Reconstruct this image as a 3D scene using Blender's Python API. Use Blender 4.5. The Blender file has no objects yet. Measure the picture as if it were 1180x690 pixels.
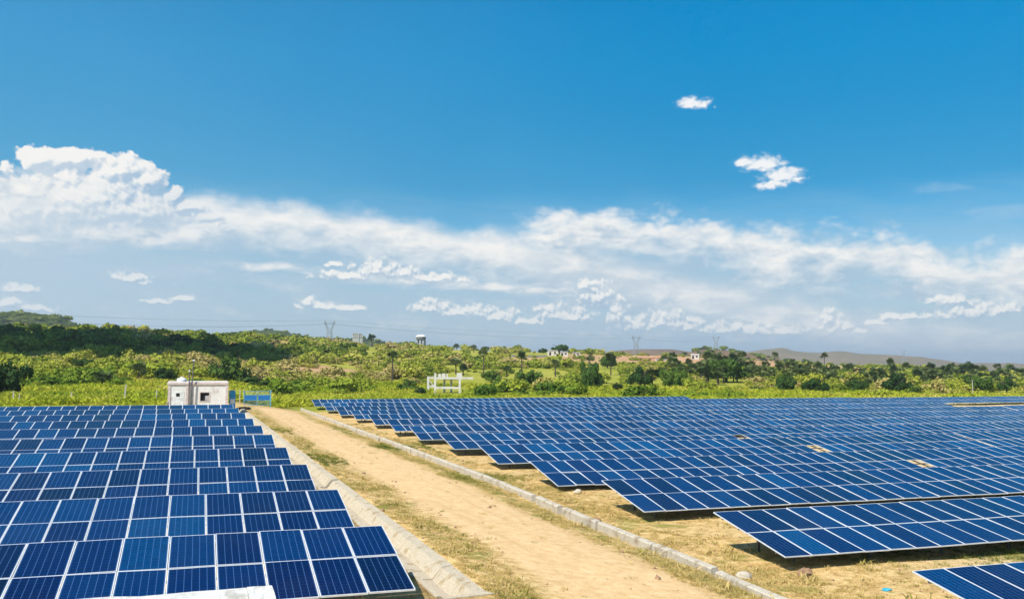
import bpy, math, random
import numpy as np
from mathutils import Matrix, Vector, Euler
rng = np.random.default_rng(7)
random.seed(7)
R = math.radians
S = bpy.context.scene
COL = S.collection

# ------------------------------------------------------------------ camera
H = 5.6
FPX, PITCH, YAW, ROLL = 1084.4, .0654, .3471, .0047      # focal length for a picture 1180 wide
cam_d = bpy.data.cameras.new('camera')
cam = bpy.data.objects.new('camera', cam_d)
COL.objects.link(cam)
cam_d.sensor_fit = 'HORIZONTAL'
cam_d.sensor_width = 36
cam_d.lens = 36 * FPX / 1180
cam_d.clip_start = .1
cam_d.clip_end = 20000
cy_, sy_, cp_, sp_ = math.cos(YAW), math.sin(YAW), math.cos(PITCH), math.sin(PITCH)
Fv = Vector((sy_ * cp_, cy_ * cp_, sp_))
Rv = Vector((cy_, -sy_, 0))
Uv = Rv.cross(Fv)
m = Matrix((Rv, Uv, -Fv)).transposed().to_4x4()
m = m @ Matrix.Rotation(ROLL, 4, 'Z')
m.translation = (0, 0, H)
cam.matrix_world = m
S.camera = cam

def ray(px, py):
    c, s = math.cos(-ROLL), math.sin(-ROLL)
    x, y = px - 590, py - 345
    x, y = c * x - s * y, s * x + c * y
    return (Fv * FPX + Rv * x - Uv * y).normalized()

# ------------------------------------------------------------------ exposure, sun
S.view_settings.view_transform = 'Standard'
S.view_settings.look = 'None'
S.view_settings.gamma = 1
S.view_settings.use_curve_mapping = False
S.view_settings.exposure = 0.42
S.render.engine = 'CYCLES'
S.cycles.max_bounces = 5
S.cycles.diffuse_bounces = 2
S.cycles.glossy_bounces = 3
S.cycles.transmission_bounces = 3
S.cycles.volume_bounces = 0
S.cycles.use_denoising = True
S.cycles.use_adaptive_sampling = True
S.cycles.adaptive_threshold = .012
S.cycles.adaptive_min_samples = 12
SUN = Vector((-.70, -.45, 1.0)).normalized()
SUN_EL = math.asin(SUN.z)
SUN_AZ = math.atan2(SUN.x, SUN.y)
sd = bpy.data.lights.new('sun', 'SUN')
sun = bpy.data.objects.new('sun', sd)
COL.objects.link(sun)
sd.energy = 4.8
sd.angle = R(.53)
sd.color = (1, .95, .86)
sun.rotation_euler = SUN.to_track_quat('Z', 'Y').to_euler()
sun.location = (-60, -40, 90)

# ------------------------------------------------------------------ node helper
class NT:
    def __init__(s, tree):
        s.t = tree; s.n = tree.nodes; s.l = tree.links
    def set(s, sock, v):
        if hasattr(v, 'links') or hasattr(v, 'is_output'): s.l.new(v, sock)
        elif v is not None:
            try: sock.default_value = v
            except Exception: sock.default_value = (*v, 1.0)
    def new(s, typ, **kw):
        n = s.n.new(typ)
        for k, v in kw.items(): setattr(n, k, v)
        return n
    def math(s, op, a, b=None, c=None, clamp=False):
        n = s.new('ShaderNodeMath', operation=op, use_clamp=clamp)
        s.set(n.inputs[0], a)
        if b is not None: s.set(n.inputs[1], b)
        if c is not None: s.set(n.inputs[2], c)
        return n.outputs[0]
    def vec(s, op, a, b=None, c=None):
        n = s.new('ShaderNodeVectorMath', operation=op)
        s.set(n.inputs[0], a)
        if b is not None:
            s.set(n.inputs[3] if op == 'SCALE' else n.inputs[1], b)
        if c is not None: s.set(n.inputs[2], c)
        return n.outputs['Value'] if op in ('LENGTH', 'DOT_PRODUCT', 'DISTANCE') else n.outputs[0]
    def comb(s, x, y, z=0.0):
        n = s.new('ShaderNodeCombineXYZ')
        for i, v in enumerate((x, y, z)): s.set(n.inputs[i], v)
        return n.outputs[0]
    def sep(s, v):
        n = s.new('ShaderNodeSeparateXYZ'); s.set(n.inputs[0], v); return n.outputs
    def noise(s, v, scale, detail=4, rough=.5, dist=0, col=False):
        n = s.new('ShaderNodeTexNoise')
        if v is not None: s.set(n.inputs['Vector'], v)
        n.inputs['Scale'].default_value = scale
        n.inputs['Detail'].default_value = detail
        n.inputs['Roughness'].default_value = rough
        n.inputs['Distortion'].default_value = dist
        return n.outputs['Color' if col else 'Fac']
    def step(s, v, a, b, lo=0.0, hi=1.0, smooth=True):
        n = s.new('ShaderNodeMapRange')
        n.interpolation_type = 'SMOOTHSTEP' if smooth else 'LINEAR'
        n.clamp = True
        s.set(n.inputs[0], v)
        for i, x in enumerate((a, b, lo, hi)): s.set(n.inputs[1 + i], x)
        return n.outputs[0]
    def mix(s, f, a, b, typ='MIX'):
        n = s.new('ShaderNodeMix', data_type='RGBA', blend_type=typ)
        s.set(n.inputs[0], f)
        for k, v in ((6, a), (7, b)):
            if isinstance(v, (tuple, list)): v = (*v[:3], 1.0)
            s.set(n.inputs[k], v)
        return n.outputs[2]
    def ramp(s, f, stops):
        n = s.new('ShaderNodeValToRGB'); s.set(n.inputs[0], f)
        e = n.color_ramp.elements
        while len(e) < len(stops): e.new(.5)
        for k, (p, c) in enumerate(stops):
            e[k].position = p; e[k].color = (*c[:3], 1)
        return n.outputs[0]

# ------------------------------------------------------------------ sky with clouds
W_ = bpy.data.worlds.new('World')
S.world = W_
W_.use_nodes = True
W_.cycles.sampling_method = 'MANUAL'
W_.cycles.sample_map_resolution = 512
W_.node_tree.nodes.clear()
w = NT(W_.node_tree)
def uv(px, py):
    d = ray(px, py)
    return math.degrees(math.atan2(d.x, d.y)), math.degrees(math.asin(d.z))
PXD = 18.9                                                  # picture pixels per degree
gen = w.new('ShaderNodeTexCoord').outputs['Generated']
dx, dy, dz = w.sep(w.vec('NORMALIZE', gen))
U = w.math('MULTIPLY', w.math('ARCTAN2', dx, dy), 57.29578)
V = w.math('MULTIPLY', w.math('ARCSINE', dz), 57.29578)
P = w.comb(U, V, 0.0)
sky = w.new('ShaderNodeTexSky', sky_type='NISHITA')
sky.sun_disc = False
sky.sun_elevation = SUN_EL
sky.sun_rotation = SUN_AZ
sky.altitude = 300
sky.air_density = 1.0
sky.dust_density = .6
sky.ozone_density = 1.5
def lin(r, g, b, k=1.0):
    f = lambda v: (v / 12.92 if v <= .04045 else ((v + .055) / 1.055) ** 2.4)
    return tuple(f(v / 255) * 7.47 * k for v in (r, g, b))
TINT_R = [(-2, (1.0, .9, .85)), (4, (.72, .85, .92)), (8, (.25, .66, .84)), (10.6, (.117, .59, .78)), (12.9, (.077, .63, .83)), (15.3, (.043, .67, .9)), (17.8, (.018, .74, 1.0)), (20.4, (.006, .79, 1.08)), (32, (.02, .76, 1.08)), (40, (.04, .72, 1.0)), (46, (.3, .8, 1.0)), (54, (.75, .9, 1.0)), (65, (.95, .97, 1.0))]
TINT_L = [(-2, (1.0, .9, .85)), (4, (.72, .85, .92)), (8, (.38, .76, .88)), (13, (.30, .86, 1.0)), (18, (.25, .97, 1.14)), (32, (.2, .9, 1.1)), (40, (.10, .80, 1.05)), (46, (.4, .85, 1.0)), (54, (.8, .92, 1.0)), (65, (.95, .97, 1.0))]
tn = w.step(V, -10.0, 70.0, smooth=False)
tR = w.ramp(tn, [((v + 10) / 80, c_) for v, c_ in TINT_R])
tL = w.ramp(tn, [((v + 10) / 80, c_) for v, c_ in TINT_L])
ub = w.math('ADD', U, w.math('MULTIPLY', w.math('SUBTRACT', w.noise(P, .07, 3, .5), .5), 16.0))
base = w.mix(1.0, sky.outputs[0], w.mix(w.step(ub, -14.0, 34.0), tL, tR), 'MULTIPLY')

def blob_field(nt, p, blobs, flat=0):
    """smallest normalised distance to a set of ellipses given in degrees"""
    cur = None
    for (px, py, rx, ry) in blobs:
        u, v = uv(px, py)
        a, b = PXD / rx, PXD / ry
        q = nt.vec('MULTIPLY_ADD', p, (a, b, 1.0), (-u * a, -v * b, 0.0))
        if flat: q = nt.vec('MAXIMUM', q, nt.vec('MULTIPLY', q, (1.0, -flat, 1.0)))
        d = nt.vec('LENGTH', q)
        cur = d if cur is None else nt.math('SMOOTH_MIN', cur, d, .25)
    return cur

BIG = [(46, 184, 27, 16), (92, 184, 32, 15), (140, 196, 42, 18), (172, 210, 24, 20), (110, 232, 80, 40), (30, 244, 80, 46),
       (198, 226, 16, 13), (216, 238, 20, 11), (240, 250, 17, 8), (263, 262, 11, 6), (150, 244, 70, 30)]
SMALL = [(432, 313, 36, 17), (398, 320, 40, 12), (462, 316, 32, 12), (386, 305, 13, 5), (500, 322, 50, 9),
         (368, 354, 30, 9), (356, 350, 12, 9), (402, 356, 28, 6), (498, 356, 30, 15), (524, 361, 34, 9), (548, 361, 22, 14), (576, 366, 30, 13), (604, 371, 30, 9),
         (636, 363, 26, 17), (662, 366, 30, 15), (690, 345, 26, 26), (713, 368, 16, 36), (676, 330, 11, 13),
         (734, 377, 30, 18), (766, 374, 30, 22), (796, 378, 26, 16), (782, 372, 12, 18), (826, 381, 30, 12), (870, 383, 36, 13), (850, 380, 14, 14), (908, 383, 26, 9),
         (955, 370, 15, 18), (966, 379, 24, 13), (989, 382, 14, 6),
         (150, 321, 25, 9), (160, 325, 18, 6), (212, 345, 20, 6), (180, 348, 18, 4), (20, 334, 30, 8), (36, 355, 28, 7), (8, 350, 18, 9),
         (1092, 348, 26, 9), (1122, 362, 42, 15), (1155, 358, 22, 14), (1040, 366, 34, 7), (1010, 372, 20, 6)]
SCRAPS = [(797, 119, 22, 8), (812, 121, 12, 4), (878, 188, 32, 11), (902, 202, 28, 12), (888, 213, 22, 6), (858, 188, 14, 5), (918, 206, 12, 4)]
STRATUS = [(300, 306, 70, 7), (470, 322, 80, 8), (560, 331, 90, 7), (620, 336, 50, 4), (100, 262, 40, 9), (170, 272, 64, 16), (215, 268, 40, 10), (20, 272, 60, 5),
           (20, 215, 70, 22), (690, 270, 60, 14), (640, 276, 60, 10)]
WISPS = [(1085, 217, 34, 6), (1155, 244, 44, 8), (1150, 281, 60, 5)]

def cloud_tree(name, blobs, wscale, wamp, fscale, famp, stretch, detail, gain=1.0, flat=0, billow=0.0):
    g = bpy.data.node_groups.new(name, 'ShaderNodeTree')
    g.interface.new_socket('P', in_out='INPUT', socket_type='NodeSocketVector')
    g.interface.new_socket('D', in_out='OUTPUT', socket_type='NodeSocketFloat')
    t = NT(g)
    p = t.new('NodeGroupInput').outputs[0]
    ps = t.vec('MULTIPLY', p, (1.0, stretch, 1.0))
    wn = t.vec('SUBTRACT', t.noise(ps, wscale, 3, .5, col=True), (.5, .5, .5))
    q = t.vec('ADD', p, t.vec('MULTIPLY', wn, (wamp, wamp / stretch, 0.0)))
    d = blob_field(t, q, blobs, flat)
    f = t.noise(ps, fscale, detail, .56)
    D = t.math('ADD', t.math('MULTIPLY', t.math('SUBTRACT', 1.0, d), gain), t.math('MULTIPLY', t.math('SUBTRACT', f, .5), famp))
    if billow:
        vq = t.vec('ADD', ps, t.vec('MULTIPLY', wn, (.5, .5, 0.0)))
        for sc_, am in ((billow, .75), (billow * 2.3, .38), (billow * 5.1, .2)):
            vo = t.new('ShaderNodeTexVoronoi', voronoi_dimensions='2D', feature='SMOOTH_F1')
            vo.inputs['Scale'].default_value = sc_; vo.inputs['Smoothness'].default_value = .12
            t.set(vo.inputs['Vector'], vq)
            D = t.math('ADD', D, t.math('MULTIPLY', t.math('SUBTRACT', .42, vo.outputs['Distance']), am))
    o = t.new('NodeGroupOutput')
    t.l.new(D, o.inputs[0])
    return g
def call(g, p):
    n = w.new('ShaderNodeGroup'); n.node_tree = g
    w.set(n.inputs[0], p)
    return n.outputs[0]
def deck(tops, wamp, seed, bil):
    """degrees below the ragged upper edge of a cloud deck"""
    n = w.new('ShaderNodeFloatCurve')
    cv = n.mapping.curves[0]
    pts = sorted(((uv(px, py)[0] + 20) / 80, uv(px, py)[1] / 20) for px, py in tops)
    while len(cv.points) < len(pts): cv.points.new(.5, .5)
    for q, (a, b) in zip(cv.points, pts): q.location = (a, b); q.handle_type = 'AUTO_CLAMPED'
    n.mapping.use_clip = False
    n.mapping.update()
    w.set(n.inputs['Value'], w.math('MULTIPLY', w.math('ADD', U, 20.0), 1 / 80))
    h = w.math('SUBTRACT', w.math('MULTIPLY', n.outputs[0], 20.0), V)
    pp = w.vec('ADD', w.vec('MULTIPLY', P, (1.0, 1.7, 1.0)), (seed, seed * .7, seed))
    a = w.noise(pp, .42, 7, .6)
    h = w.math('ADD', h, w.math('MULTIPLY', w.math('SUBTRACT', a, .5), wamp))
    wv = w.vec('MULTIPLY', w.vec('SUBTRACT', w.noise(P, .6, 4, .5, col=True), (.5, .5, .5)), (1.6, 1.2, 0.0))
    for sc_, am in ((.33, bil), (.8, bil * .5), (1.9, bil * .25)):
        vo = w.new('ShaderNodeTexVoronoi', voronoi_dimensions='2D', feature='SMOOTH_F1')
        vo.inputs['Scale'].default_value = sc_; vo.inputs['Smoothness'].default_value = .35
        w.set(vo.inputs['Vector'], w.vec('ADD', w.vec('MULTIPLY', w.vec('ADD', P, wv), (1.0, 1.8, 1.0)), (seed, seed, 0.0)))
        h = w.math('ADD', h, w.math('MULTIPLY', w.math('SUBTRACT', .42, vo.outputs['Distance']), am))
    return h
gB = cloud_tree('towering cumulus', BIG, .8, .7, 1.6, .5, 1.1, 5, 1.6, 0, .85)
gC = cloud_tree('small cumulus', SMALL, 1.7, .5, 2.6, .7, 1.1, 4, 1.25, 2.0, 1.5)
gX = cloud_tree('scraps', SCRAPS, 1.5, .9, 2.0, 1.5, 1.5, 5)
gS = cloud_tree('stratus field', STRATUS, .3, 2.6, .7, 1.3, 2.4, 6)
gW = cloud_tree('wisp field', WISPS, .5, 2.2, .9, 2.0, 2.6, 6)
B0 = call(gB, P); B1 = call(gB, w.vec('ADD', P, (-.2, .26, 0.0)))
C0 = call(gC, P); C1 = call(gC, w.vec('ADD', P, (-.10, .22, 0.0)))
S0 = call(gS, P); W0 = call(gW, P)
streak = w.noise(w.vec('ADD', w.vec('MULTIPLY', w.vec('ADD', P, w.comb(0.0, w.math('MULTIPLY', U, .06))), (.16, .9, 1.0)), (3.0, 5.0, 1.0)), 1.0, 7, .6, .4)
puffs = w.noise(w.vec('MULTIPLY', P, (.5, 1.1, 1.0)), 1.0, 9, .62, .3)
WHITE, FILL, SHADE, GAP = lin(251, 249, 245), lin(176, 200, 219), lin(150, 186, 216), lin(132, 177, 212)
c = base
c = w.mix(w.math('MULTIPLY', w.step(W0, -.1, 1.1), .28), c, lin(190, 215, 235))
# pale air under the decks
air = w.step(w.math('ADD', V, w.math('MULTIPLY', w.math('SUBTRACT', streak, .5), 5.0)), 11.0, 3.5)
c = w.mix(w.math('MULTIPLY', air, .72), c, lin(164, 195, 217))
def add_deck(c, h, bright_lo, bright_hi, fill_a, left=None):
    fill_a += .12
    body = w.step(h, -.05, 1.5)
    fade = w.step(h, bright_lo, bright_hi)
    al = w.math('MULTIPLY', body, w.math('SUBTRACT', .97, w.math('MULTIPLY', fade, .97 - fill_a)))
    al = w.math('MULTIPLY', al, w.step(w.math('ADD', streak, w.math('MULTIPLY', w.math('SUBTRACT', 1.0, fade), .35)), .30, .58))
    lum = w.math('ADD', w.math('MULTIPLY', w.math('SUBTRACT', puffs, .5), 2.3), w.math('SUBTRACT', .92, w.math('MULTIPLY', fade, .95)), clamp=True)
    lum = w.math('ADD', lum, w.math('MULTIPLY', w.math('SUBTRACT', streak, .5), .7), clamp=True)
    col = w.mix(lum, FILL, WHITE)
    if left is not None: al = w.math('MULTIPLY', al, left)
    return w.mix(al, c, col)
hA = deck([(-120, 205), (0, 212), (190, 211), (230, 217), (330, 224), (420, 235), (520, 252), (590, 262), (680, 282), (800, 310), (1000, 350), (1300, 380)], 1.4, 2.0, .5)
hB = deck([(-120, 240), (450, 245), (575, 246), (600, 243), (640, 238), (700, 238), (760, 239), (850, 249), (900, 261), (960, 260), (990, 256), (1050, 272), (1100, 281), (1180, 279), (1400, 285)], 1.2, 9.0, 1.5)
c = add_deck(c, hA, 1.2, 4.2, .45)
rightside = w.step(w.math('ADD', U, w.math('MULTIPLY', w.math('SUBTRACT', puffs, .5), 6.0)), uv(575, 250)[0], uv(650, 250)[0])
c = add_deck(c, hB, .9, 4.0, .5, rightside)
c = w.mix(w.math('MULTIPLY', w.step(S0, -.1, .9), .85), c, w.mix(w.step(puffs, .3, .62), FILL, WHITE))
lv = w.math('MULTIPLY', w.step(w.math('ADD', U, w.math('MULTIPLY', w.math('SUBTRACT', puffs, .5), 8.0)), 9.0, -7.0), w.step(V, 10.5, 8.0))
c = w.mix(w.math('MULTIPLY', lv, .55), c, lin(192, 213, 229))
# the towering cumulus on the left, its foot melting into the haze
foot = w.step(w.math('ADD', V, w.math('MULTIPLY', w.math('SUBTRACT', puffs, .5), 3.0)), 6.2, 10.2)
bL = w.step(w.math('SUBTRACT', B0, B1), -.42, .40)
big_l = w.math('ADD', w.math('MULTIPLY', bL, .8), w.math('MULTIPLY', w.step(w.math('ADD', w.math('ADD', U, w.math('MULTIPLY', w.math('SUBTRACT', puffs, .5), 9.0)), w.math('MULTIPLY', V, -.9)), -7.0, -17.0), .42), clamp=True)
bCol = w.mix(big_l, SHADE, WHITE)
c = w.mix(w.math('MULTIPLY', w.step(B0, .0, .30), w.math('MULTIPLY_ADD', foot, .85, .12)), c, bCol)
c = w.mix(w.math('MULTIPLY', w.step(call(gS, w.vec('ADD', P, (0.0, .1, 0.0))), .05, 1.0), w.math('MULTIPLY', w.step(U, 2.0, -1.0), .7)), c, w.mix(w.step(puffs, .3, .6), FILL, WHITE))
# small cumulus
X0 = call(gX, P)
c = w.mix(w.math('MULTIPLY', w.step(X0, -.1, .75), .95), c, w.mix(w.step(X0, .0, .6), lin(190, 218, 238), lin(250, 250, 250)))
cl_ = w.step(w.math('SUBTRACT', C0, C1), -.42, .22)
cCol = w.mix(w.step(w.math('SUBTRACT', C0, C1), -.30, .46), lin(172, 196, 217), lin(250, 249, 245))
low = w.math('MULTIPLY', w.step(V, 5.0, 1.5, .92, .72), w.step(U, -2.0, 6.0, .72, 1.0))
c = w.mix(w.math('MULTIPLY', w.step(C0, w.math('MULTIPLY_ADD', cl_, .1, -.15), w.math('MULTIPLY_ADD', cl_, -.75, 1.4)), low), c, cCol)
c = w.mix(w.step(V, 2.6, -.5, 0.0, .8), c, lin(163, 190, 211))
bg = w.new('ShaderNodeBackground')
w.l.new(c, bg.inputs[0])
bg.inputs[1].default_value = .1
wo = w.new('ShaderNodeOutputWorld')
w.l.new(bg.outputs[0], wo.inputs[0])

# ------------------------------------------------------------------ building blocks
class MB:
    """collects boxes, bars and tubes for ONE mesh object"""
    def __init__(s): s.v = []; s.f = []; s.m = []
    def poly(s, vs, fs, mi=0):
        b = len(s.v); s.v += [tuple(x) for x in vs]
        s.f += [tuple(b + i for i in f) for f in fs]; s.m += [mi] * len(fs)
        return s
    def hexa(s, p, mi=0):
        return s.poly(p, [(3, 2, 1, 0), (4, 5, 6, 7), (0, 1, 5, 4), (1, 2, 6, 5), (2, 3, 7, 6), (3, 0, 4, 7)], mi)
    def box(s, x0, x1, y0, y1, z0, z1, mi=0):
        return s.hexa([(x0, y0, z0), (x1, y0, z0), (x1, y1, z0), (x0, y1, z0), (x0, y0, z1), (x1, y0, z1), (x1, y1, z1), (x0, y1, z1)], mi)
    def bar(s, a, b, t, t2=None, mi=0):
        return s.tube([a, b], [t * .7071, (t2 or t) * .7071], 4, mi)
    def tube(s, pts, rad, n=8, mi=0, cap=True):
        pts = [Vector(p) for p in pts]
        if not hasattr(rad, '__len__'): rad = [rad] * len(pts)
        vs = []
        for k, p in enumerate(pts):
            d = (pts[min(k + 1, len(pts) - 1)] - pts[max(k - 1, 0)]).normalized()
            x = d.cross(Vector((0, 0, 1)))
            if x.length < 1e-3: x = Vector((1, 0, 0))
            x.normalize(); y = d.cross(x)
            for j in range(n):
                a = 2 * math.pi * (j + .5) / n
                vs.append(p + (x * math.cos(a) + y * math.sin(a)) * rad[k])
        fs = [(k * n + j, k * n + (j + 1) % n, (k + 1) * n + (j + 1) % n, (k + 1) * n + j) for k in range(len(pts) - 1) for j in range(n)]
        if cap: fs += [tuple(range(n))[::-1], tuple((len(pts) - 1) * n + j for j in range(n))]
        return s.poly(vs, fs, mi)
    def lathe(s, c, prof, n=16, mi=0):
        vs = [(c[0] + r * math.cos(2 * math.pi * j / n), c[1] + r * math.sin(2 * math.pi * j / n), c[2] + z) for r, z in prof for j in range(n)]
        fs = [(k * n + j, k * n + (j + 1) % n, (k + 1) * n + (j + 1) % n, (k + 1) * n + j) for k in range(len(prof) - 1) for j in range(n)]
        fs += [tuple(range(n))[::-1], tuple((len(prof) - 1) * n + j for j in range(n))]
        return s.poly(vs, fs, mi)
    def mesh(s, name, mats, smooth=False):
        me = bpy.data.meshes.new(name)
        me.from_pydata(s.v, [], s.f); me.validate()
        for x in (mats if isinstance(mats, (list, tuple)) else [mats]): me.materials.append(x)
        if len(me.polygons) == len(s.m): me.polygons.foreach_set('material_index', s.m)
        if smooth: me.shade_smooth()
        return me
    def build(s, name, mats, parent=None, loc=(0, 0, 0), smooth=False, bevel=0):
        o = link(name, s.mesh(name, mats, smooth), parent, loc)
        if bevel:
            b = o.modifiers.new('bevel', 'BEVEL'); b.width = bevel; b.segments = 2; b.limit_method = 'ANGLE'
        return o
def link(name, me, parent=None, loc=(0, 0, 0), rot=(0, 0, 0), sc=None):
    o = bpy.data.objects.new(name, me); COL.objects.link(o)
    o.parent = parent; o.location = loc; o.rotation_euler = rot
    if sc is not None: o.scale = sc
    return o
def tag(o, label=None, cat=None, group=None, kind=None):
    if label: o['label'] = label
    if cat: o['category'] = cat
    if group: o['group'] = group
    if kind: o['kind'] = kind
    return o
def thing(name, label, cat, loc=(0, 0, 0), rz=0, group=None):
    return tag(link(name, None, None, loc, (0, 0, rz)), label, cat, group)
def copy_thing(o, loc, rz, sc, label=None):
    r = o.copy(); COL.objects.link(r); r.location = loc; r.rotation_euler = (0, 0, rz); r.scale = sc
    if label: r['label'] = label
    for ch in o.children:
        d = ch.copy(); COL.objects.link(d); d.parent = r
    return r
def np_mesh(name, V_, quads, mat, attrs=None):
    """big mesh from numpy: V_ (n,3), quads (m,k)"""
    me = bpy.data.meshes.new(name)
    k = quads.shape[1]
    me.vertices.add(len(V_)); me.vertices.foreach_set('co', np.ascontiguousarray(V_, np.float32).ravel())
    me.loops.add(quads.size); me.loops.foreach_set('vertex_index', np.ascontiguousarray(quads, np.int32).ravel())
    me.polygons.add(len(quads)); me.polygons.foreach_set('loop_start', np.arange(0, quads.size, k, dtype=np.int32))
    for nm, arr in (attrs or {}).items():
        a = me.attributes.new(nm, 'FLOAT', 'FACE'); a.data.foreach_set('value', np.ascontiguousarray(arr, np.float32))
    me.update(calc_edges=True)
    me.materials.append(mat)
    return me

# ------------------------------------------------------------------ materials
def mat(name):
    m_ = bpy.data.materials.new(name); m_.use_nodes = True
    t = NT(m_.node_tree); b = m_.node_tree.nodes['Principled BSDF']
    return m_, t, b
def plain(name, col, rough=.6, metal=0.0, var=.15, scale=3.0, spec=.4, bump=0.0):
    m_, t, b = mat(name)
    pos = t.new('ShaderNodeTexCoord').outputs['Object']
    n = t.noise(pos, scale, 5, .6)
    d = tuple(x * (1 - var * 1.6) for x in col); l = tuple(min(1, x * (1 + var)) for x in col)
    t.set(b.inputs['Base Color'], t.mix(t.step(n, .3, .7), d, l))
    b.inputs['Roughness'].default_value = rough; b.inputs['Metallic'].default_value = metal
    b.inputs['Specular IOR Level'].default_value = spec
    if bump:
        bn = t.new('ShaderNodeBump'); bn.inputs['Strength'].default_value = bump; bn.inputs['Distance'].default_value = .02
        t.set(bn.inputs['Height'], t.noise(pos, scale * 9, 6, .65)); t.set(b.inputs['Normal'], bn.outputs[0])
    return m_
def concrete(name, col, stain, scale=1.2, amt=.7):
    m_, t, b = mat(name)
    pos = t.new('ShaderNodeNewGeometry').outputs['Position']
    n = t.noise(pos, scale, 7, .65); n2 = t.noise(pos, scale * 7, 5, .7)
    c1 = t.mix(t.step(n2, .3, .72), tuple(x * .8 for x in col), tuple(min(1, x * 1.1) for x in col))
    c1 = t.mix(t.math('MULTIPLY', t.step(n, .5, .68), amt), c1, stain)
    t.set(b.inputs['Base Color'], c1)
    b.inputs['Roughness'].default_value = .9; b.inputs['Specular IOR Level'].default_value = .2
    bn = t.new('ShaderNodeBump'); bn.inputs['Strength'].default_value = .5; bn.inputs['Distance'].default_value = .03
    t.set(bn.inputs['Height'], n2); t.set(b.inputs['Normal'], bn.outputs[0])
    return m_

# solar glass: 6 x 12 blue polycrystalline cells, object coordinates of one panel
def panel_glass():
    m_, t, b = mat('solar glass')
    x, y, z = t.sep(t.new('ShaderNodeTexCoord').outputs['Object'])
    info = t.new('ShaderNodeObjectInfo').outputs['Random']
    u = t.math('MULTIPLY_ADD', x, 1 / .1545, 3.0)
    v = t.math('MULTIPLY_ADD', y, 1 / .1595, 6.0)
    du = t.math('ABSOLUTE', t.math('SUBTRACT', t.math('FRACT', u), .5))
    dv = t.math('ABSOLUTE', t.math('SUBTRACT', t.math('FRACT', v), .5))
    lu = t.step(du, .455, .475); lv = t.step(dv, .472, .488)
    bus = t.math('ABSOLUTE', t.math('SUBTRACT', t.math('FRACT', t.math('MULTIPLY', u, 3.0)), .5))
    lb = t.math('MULTIPLY', t.step(bus, .04, .02), .07)
    wn = t.new('ShaderNodeTexWhiteNoise', noise_dimensions='4D')
    t.set(wn.inputs['Vector'], t.comb(t.math('FLOOR', u), t.math('FLOOR', v), 0.0)); t.set(wn.inputs['W'], t.math('MULTIPLY', info, 97.0))
    clus = t.noise(t.new('ShaderNodeObjectInfo').outputs['Location'], .22, 2, .5)
    cell = t.math('MULTIPLY_ADD', t.math('SUBTRACT', wn.outputs['Value'], .5), .09, t.math('MULTIPLY', info, .62))
    cell = t.math('ADD', cell, t.step(clus, .32, .68, -.08, .42))
    cc = t.ramp(cell, [(0.0, (.0003, .0018, .020)), (.3, (.0003, .0036, .044)), (.6, (.0003, .011, .072)), (.85, (.0003, .026, .105)), (1.0, (.0003, .042, .135))])
    cc = t.mix(lb, cc, (.06, .12, .3))
    cc = t.mix(t.math('MULTIPLY', lv, .30), cc, (.05, .12, .28))
    cc = t.mix(t.math('MULTIPLY', lu, .55), cc, (.09, .19, .40))
    dust = t.noise(t.new('ShaderNodeNewGeometry').outputs['Position'], .35, 5, .6)
    cc = t.mix(t.math('MULTIPLY', t.step(dust, .4, .8), .012), cc, (.5, .42, .32))
    t.set(b.inputs['Base Color'], cc)
    b.inputs['Roughness'].default_value = .07
    b.inputs['IOR'].default_value = 1.45
    b.inputs['Specular IOR Level'].default_value = .36
    return m_
M = {}
M['glass'] = panel_glass()
M['alu'] = plain('aluminium frame', (.64, .65, .67), .5, 0.0, .06, 4, .3)
M['back'] = plain('white backsheet', (.55, .55, .55), .7)
M['steel'] = plain('galvanised steel', (.16, .16, .16), .5, .5, .2, 6)
M['drain'] = concrete('drain concrete', (.50, .43, .32), (.32, .23, .12), 2.2, .95)
M['kerb'] = concrete('kerb concrete', (.52, .46, .37), (.27, .20, .12), 1.9, .85)
M['white'] = concrete('whitewashed plaster', (.80, .78, .75), (.46, .36, .31), 1.7, .55)
M['pink'] = concrete('weathered plaster', (.66, .56, .53), (.42, .30, .28), 1.3, .7)
M['parapet'] = concrete('whitewashed parapet', (.72, .70, .66), (.26, .23, .17), 5.0, .55)
M['dark'] = plain('dark opening', (.012, .012, .014), .7)
M['blue'] = plain('blue painted metal', (.012, .16, .46), .45, 0, .12, 3)
M['lblue'] = plain('light blue painted metal', (.03, .30, .60), .45, 0, .15, 4)
M['mesh'] = plain('pale blue bars', (.14, .34, .44), .5)
M['lime'] = concrete('limewashed concrete', (.66, .62, .57), (.36, .30, .25), .9, .6)
M['cream'] = concrete('cream limewash', (.60, .55, .49), (.42, .35, .29), .8, .6)
M['plastic'] = plain('white plastic', (.78, .78, .77), .45)
M['far_steel'] = plain('pylon steel', (.30, .31, .33), .5, .2)
M['greyc'] = concrete('grey concrete', (.42, .41, .40), (.28, .27, .26), .3, .5)
M['dgrey'] = concrete('dark grey concrete', (.16, .165, .17), (.1, .1, .1), .5, .5)
M['brick'] = concrete('red brown brick', (.40, .22, .14), (.28, .2, .15), .3, .5)
M['trunk'] = plain('bark', (.085, .066, .05), .9, 0, .3, 5)
M['stone'] = concrete('pale stone', (.55, .48, .38), (.35, .28, .2), 6, .6)
M['bstone'] = concrete('brown stone', (.36, .22, .13), (.22, .13, .08), 6, .6)
M['litter'] = plain('blue plastic bag', (.05, .42, .62), .4)
M['wlitter'] = plain('pale plastic bag', (.7, .62, .6), .5)
M['log'] = plain('black cable heap', (.02, .017, .014), .8)
M['wood'] = plain('weathered post', (.5, .46, .4), .85)

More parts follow.
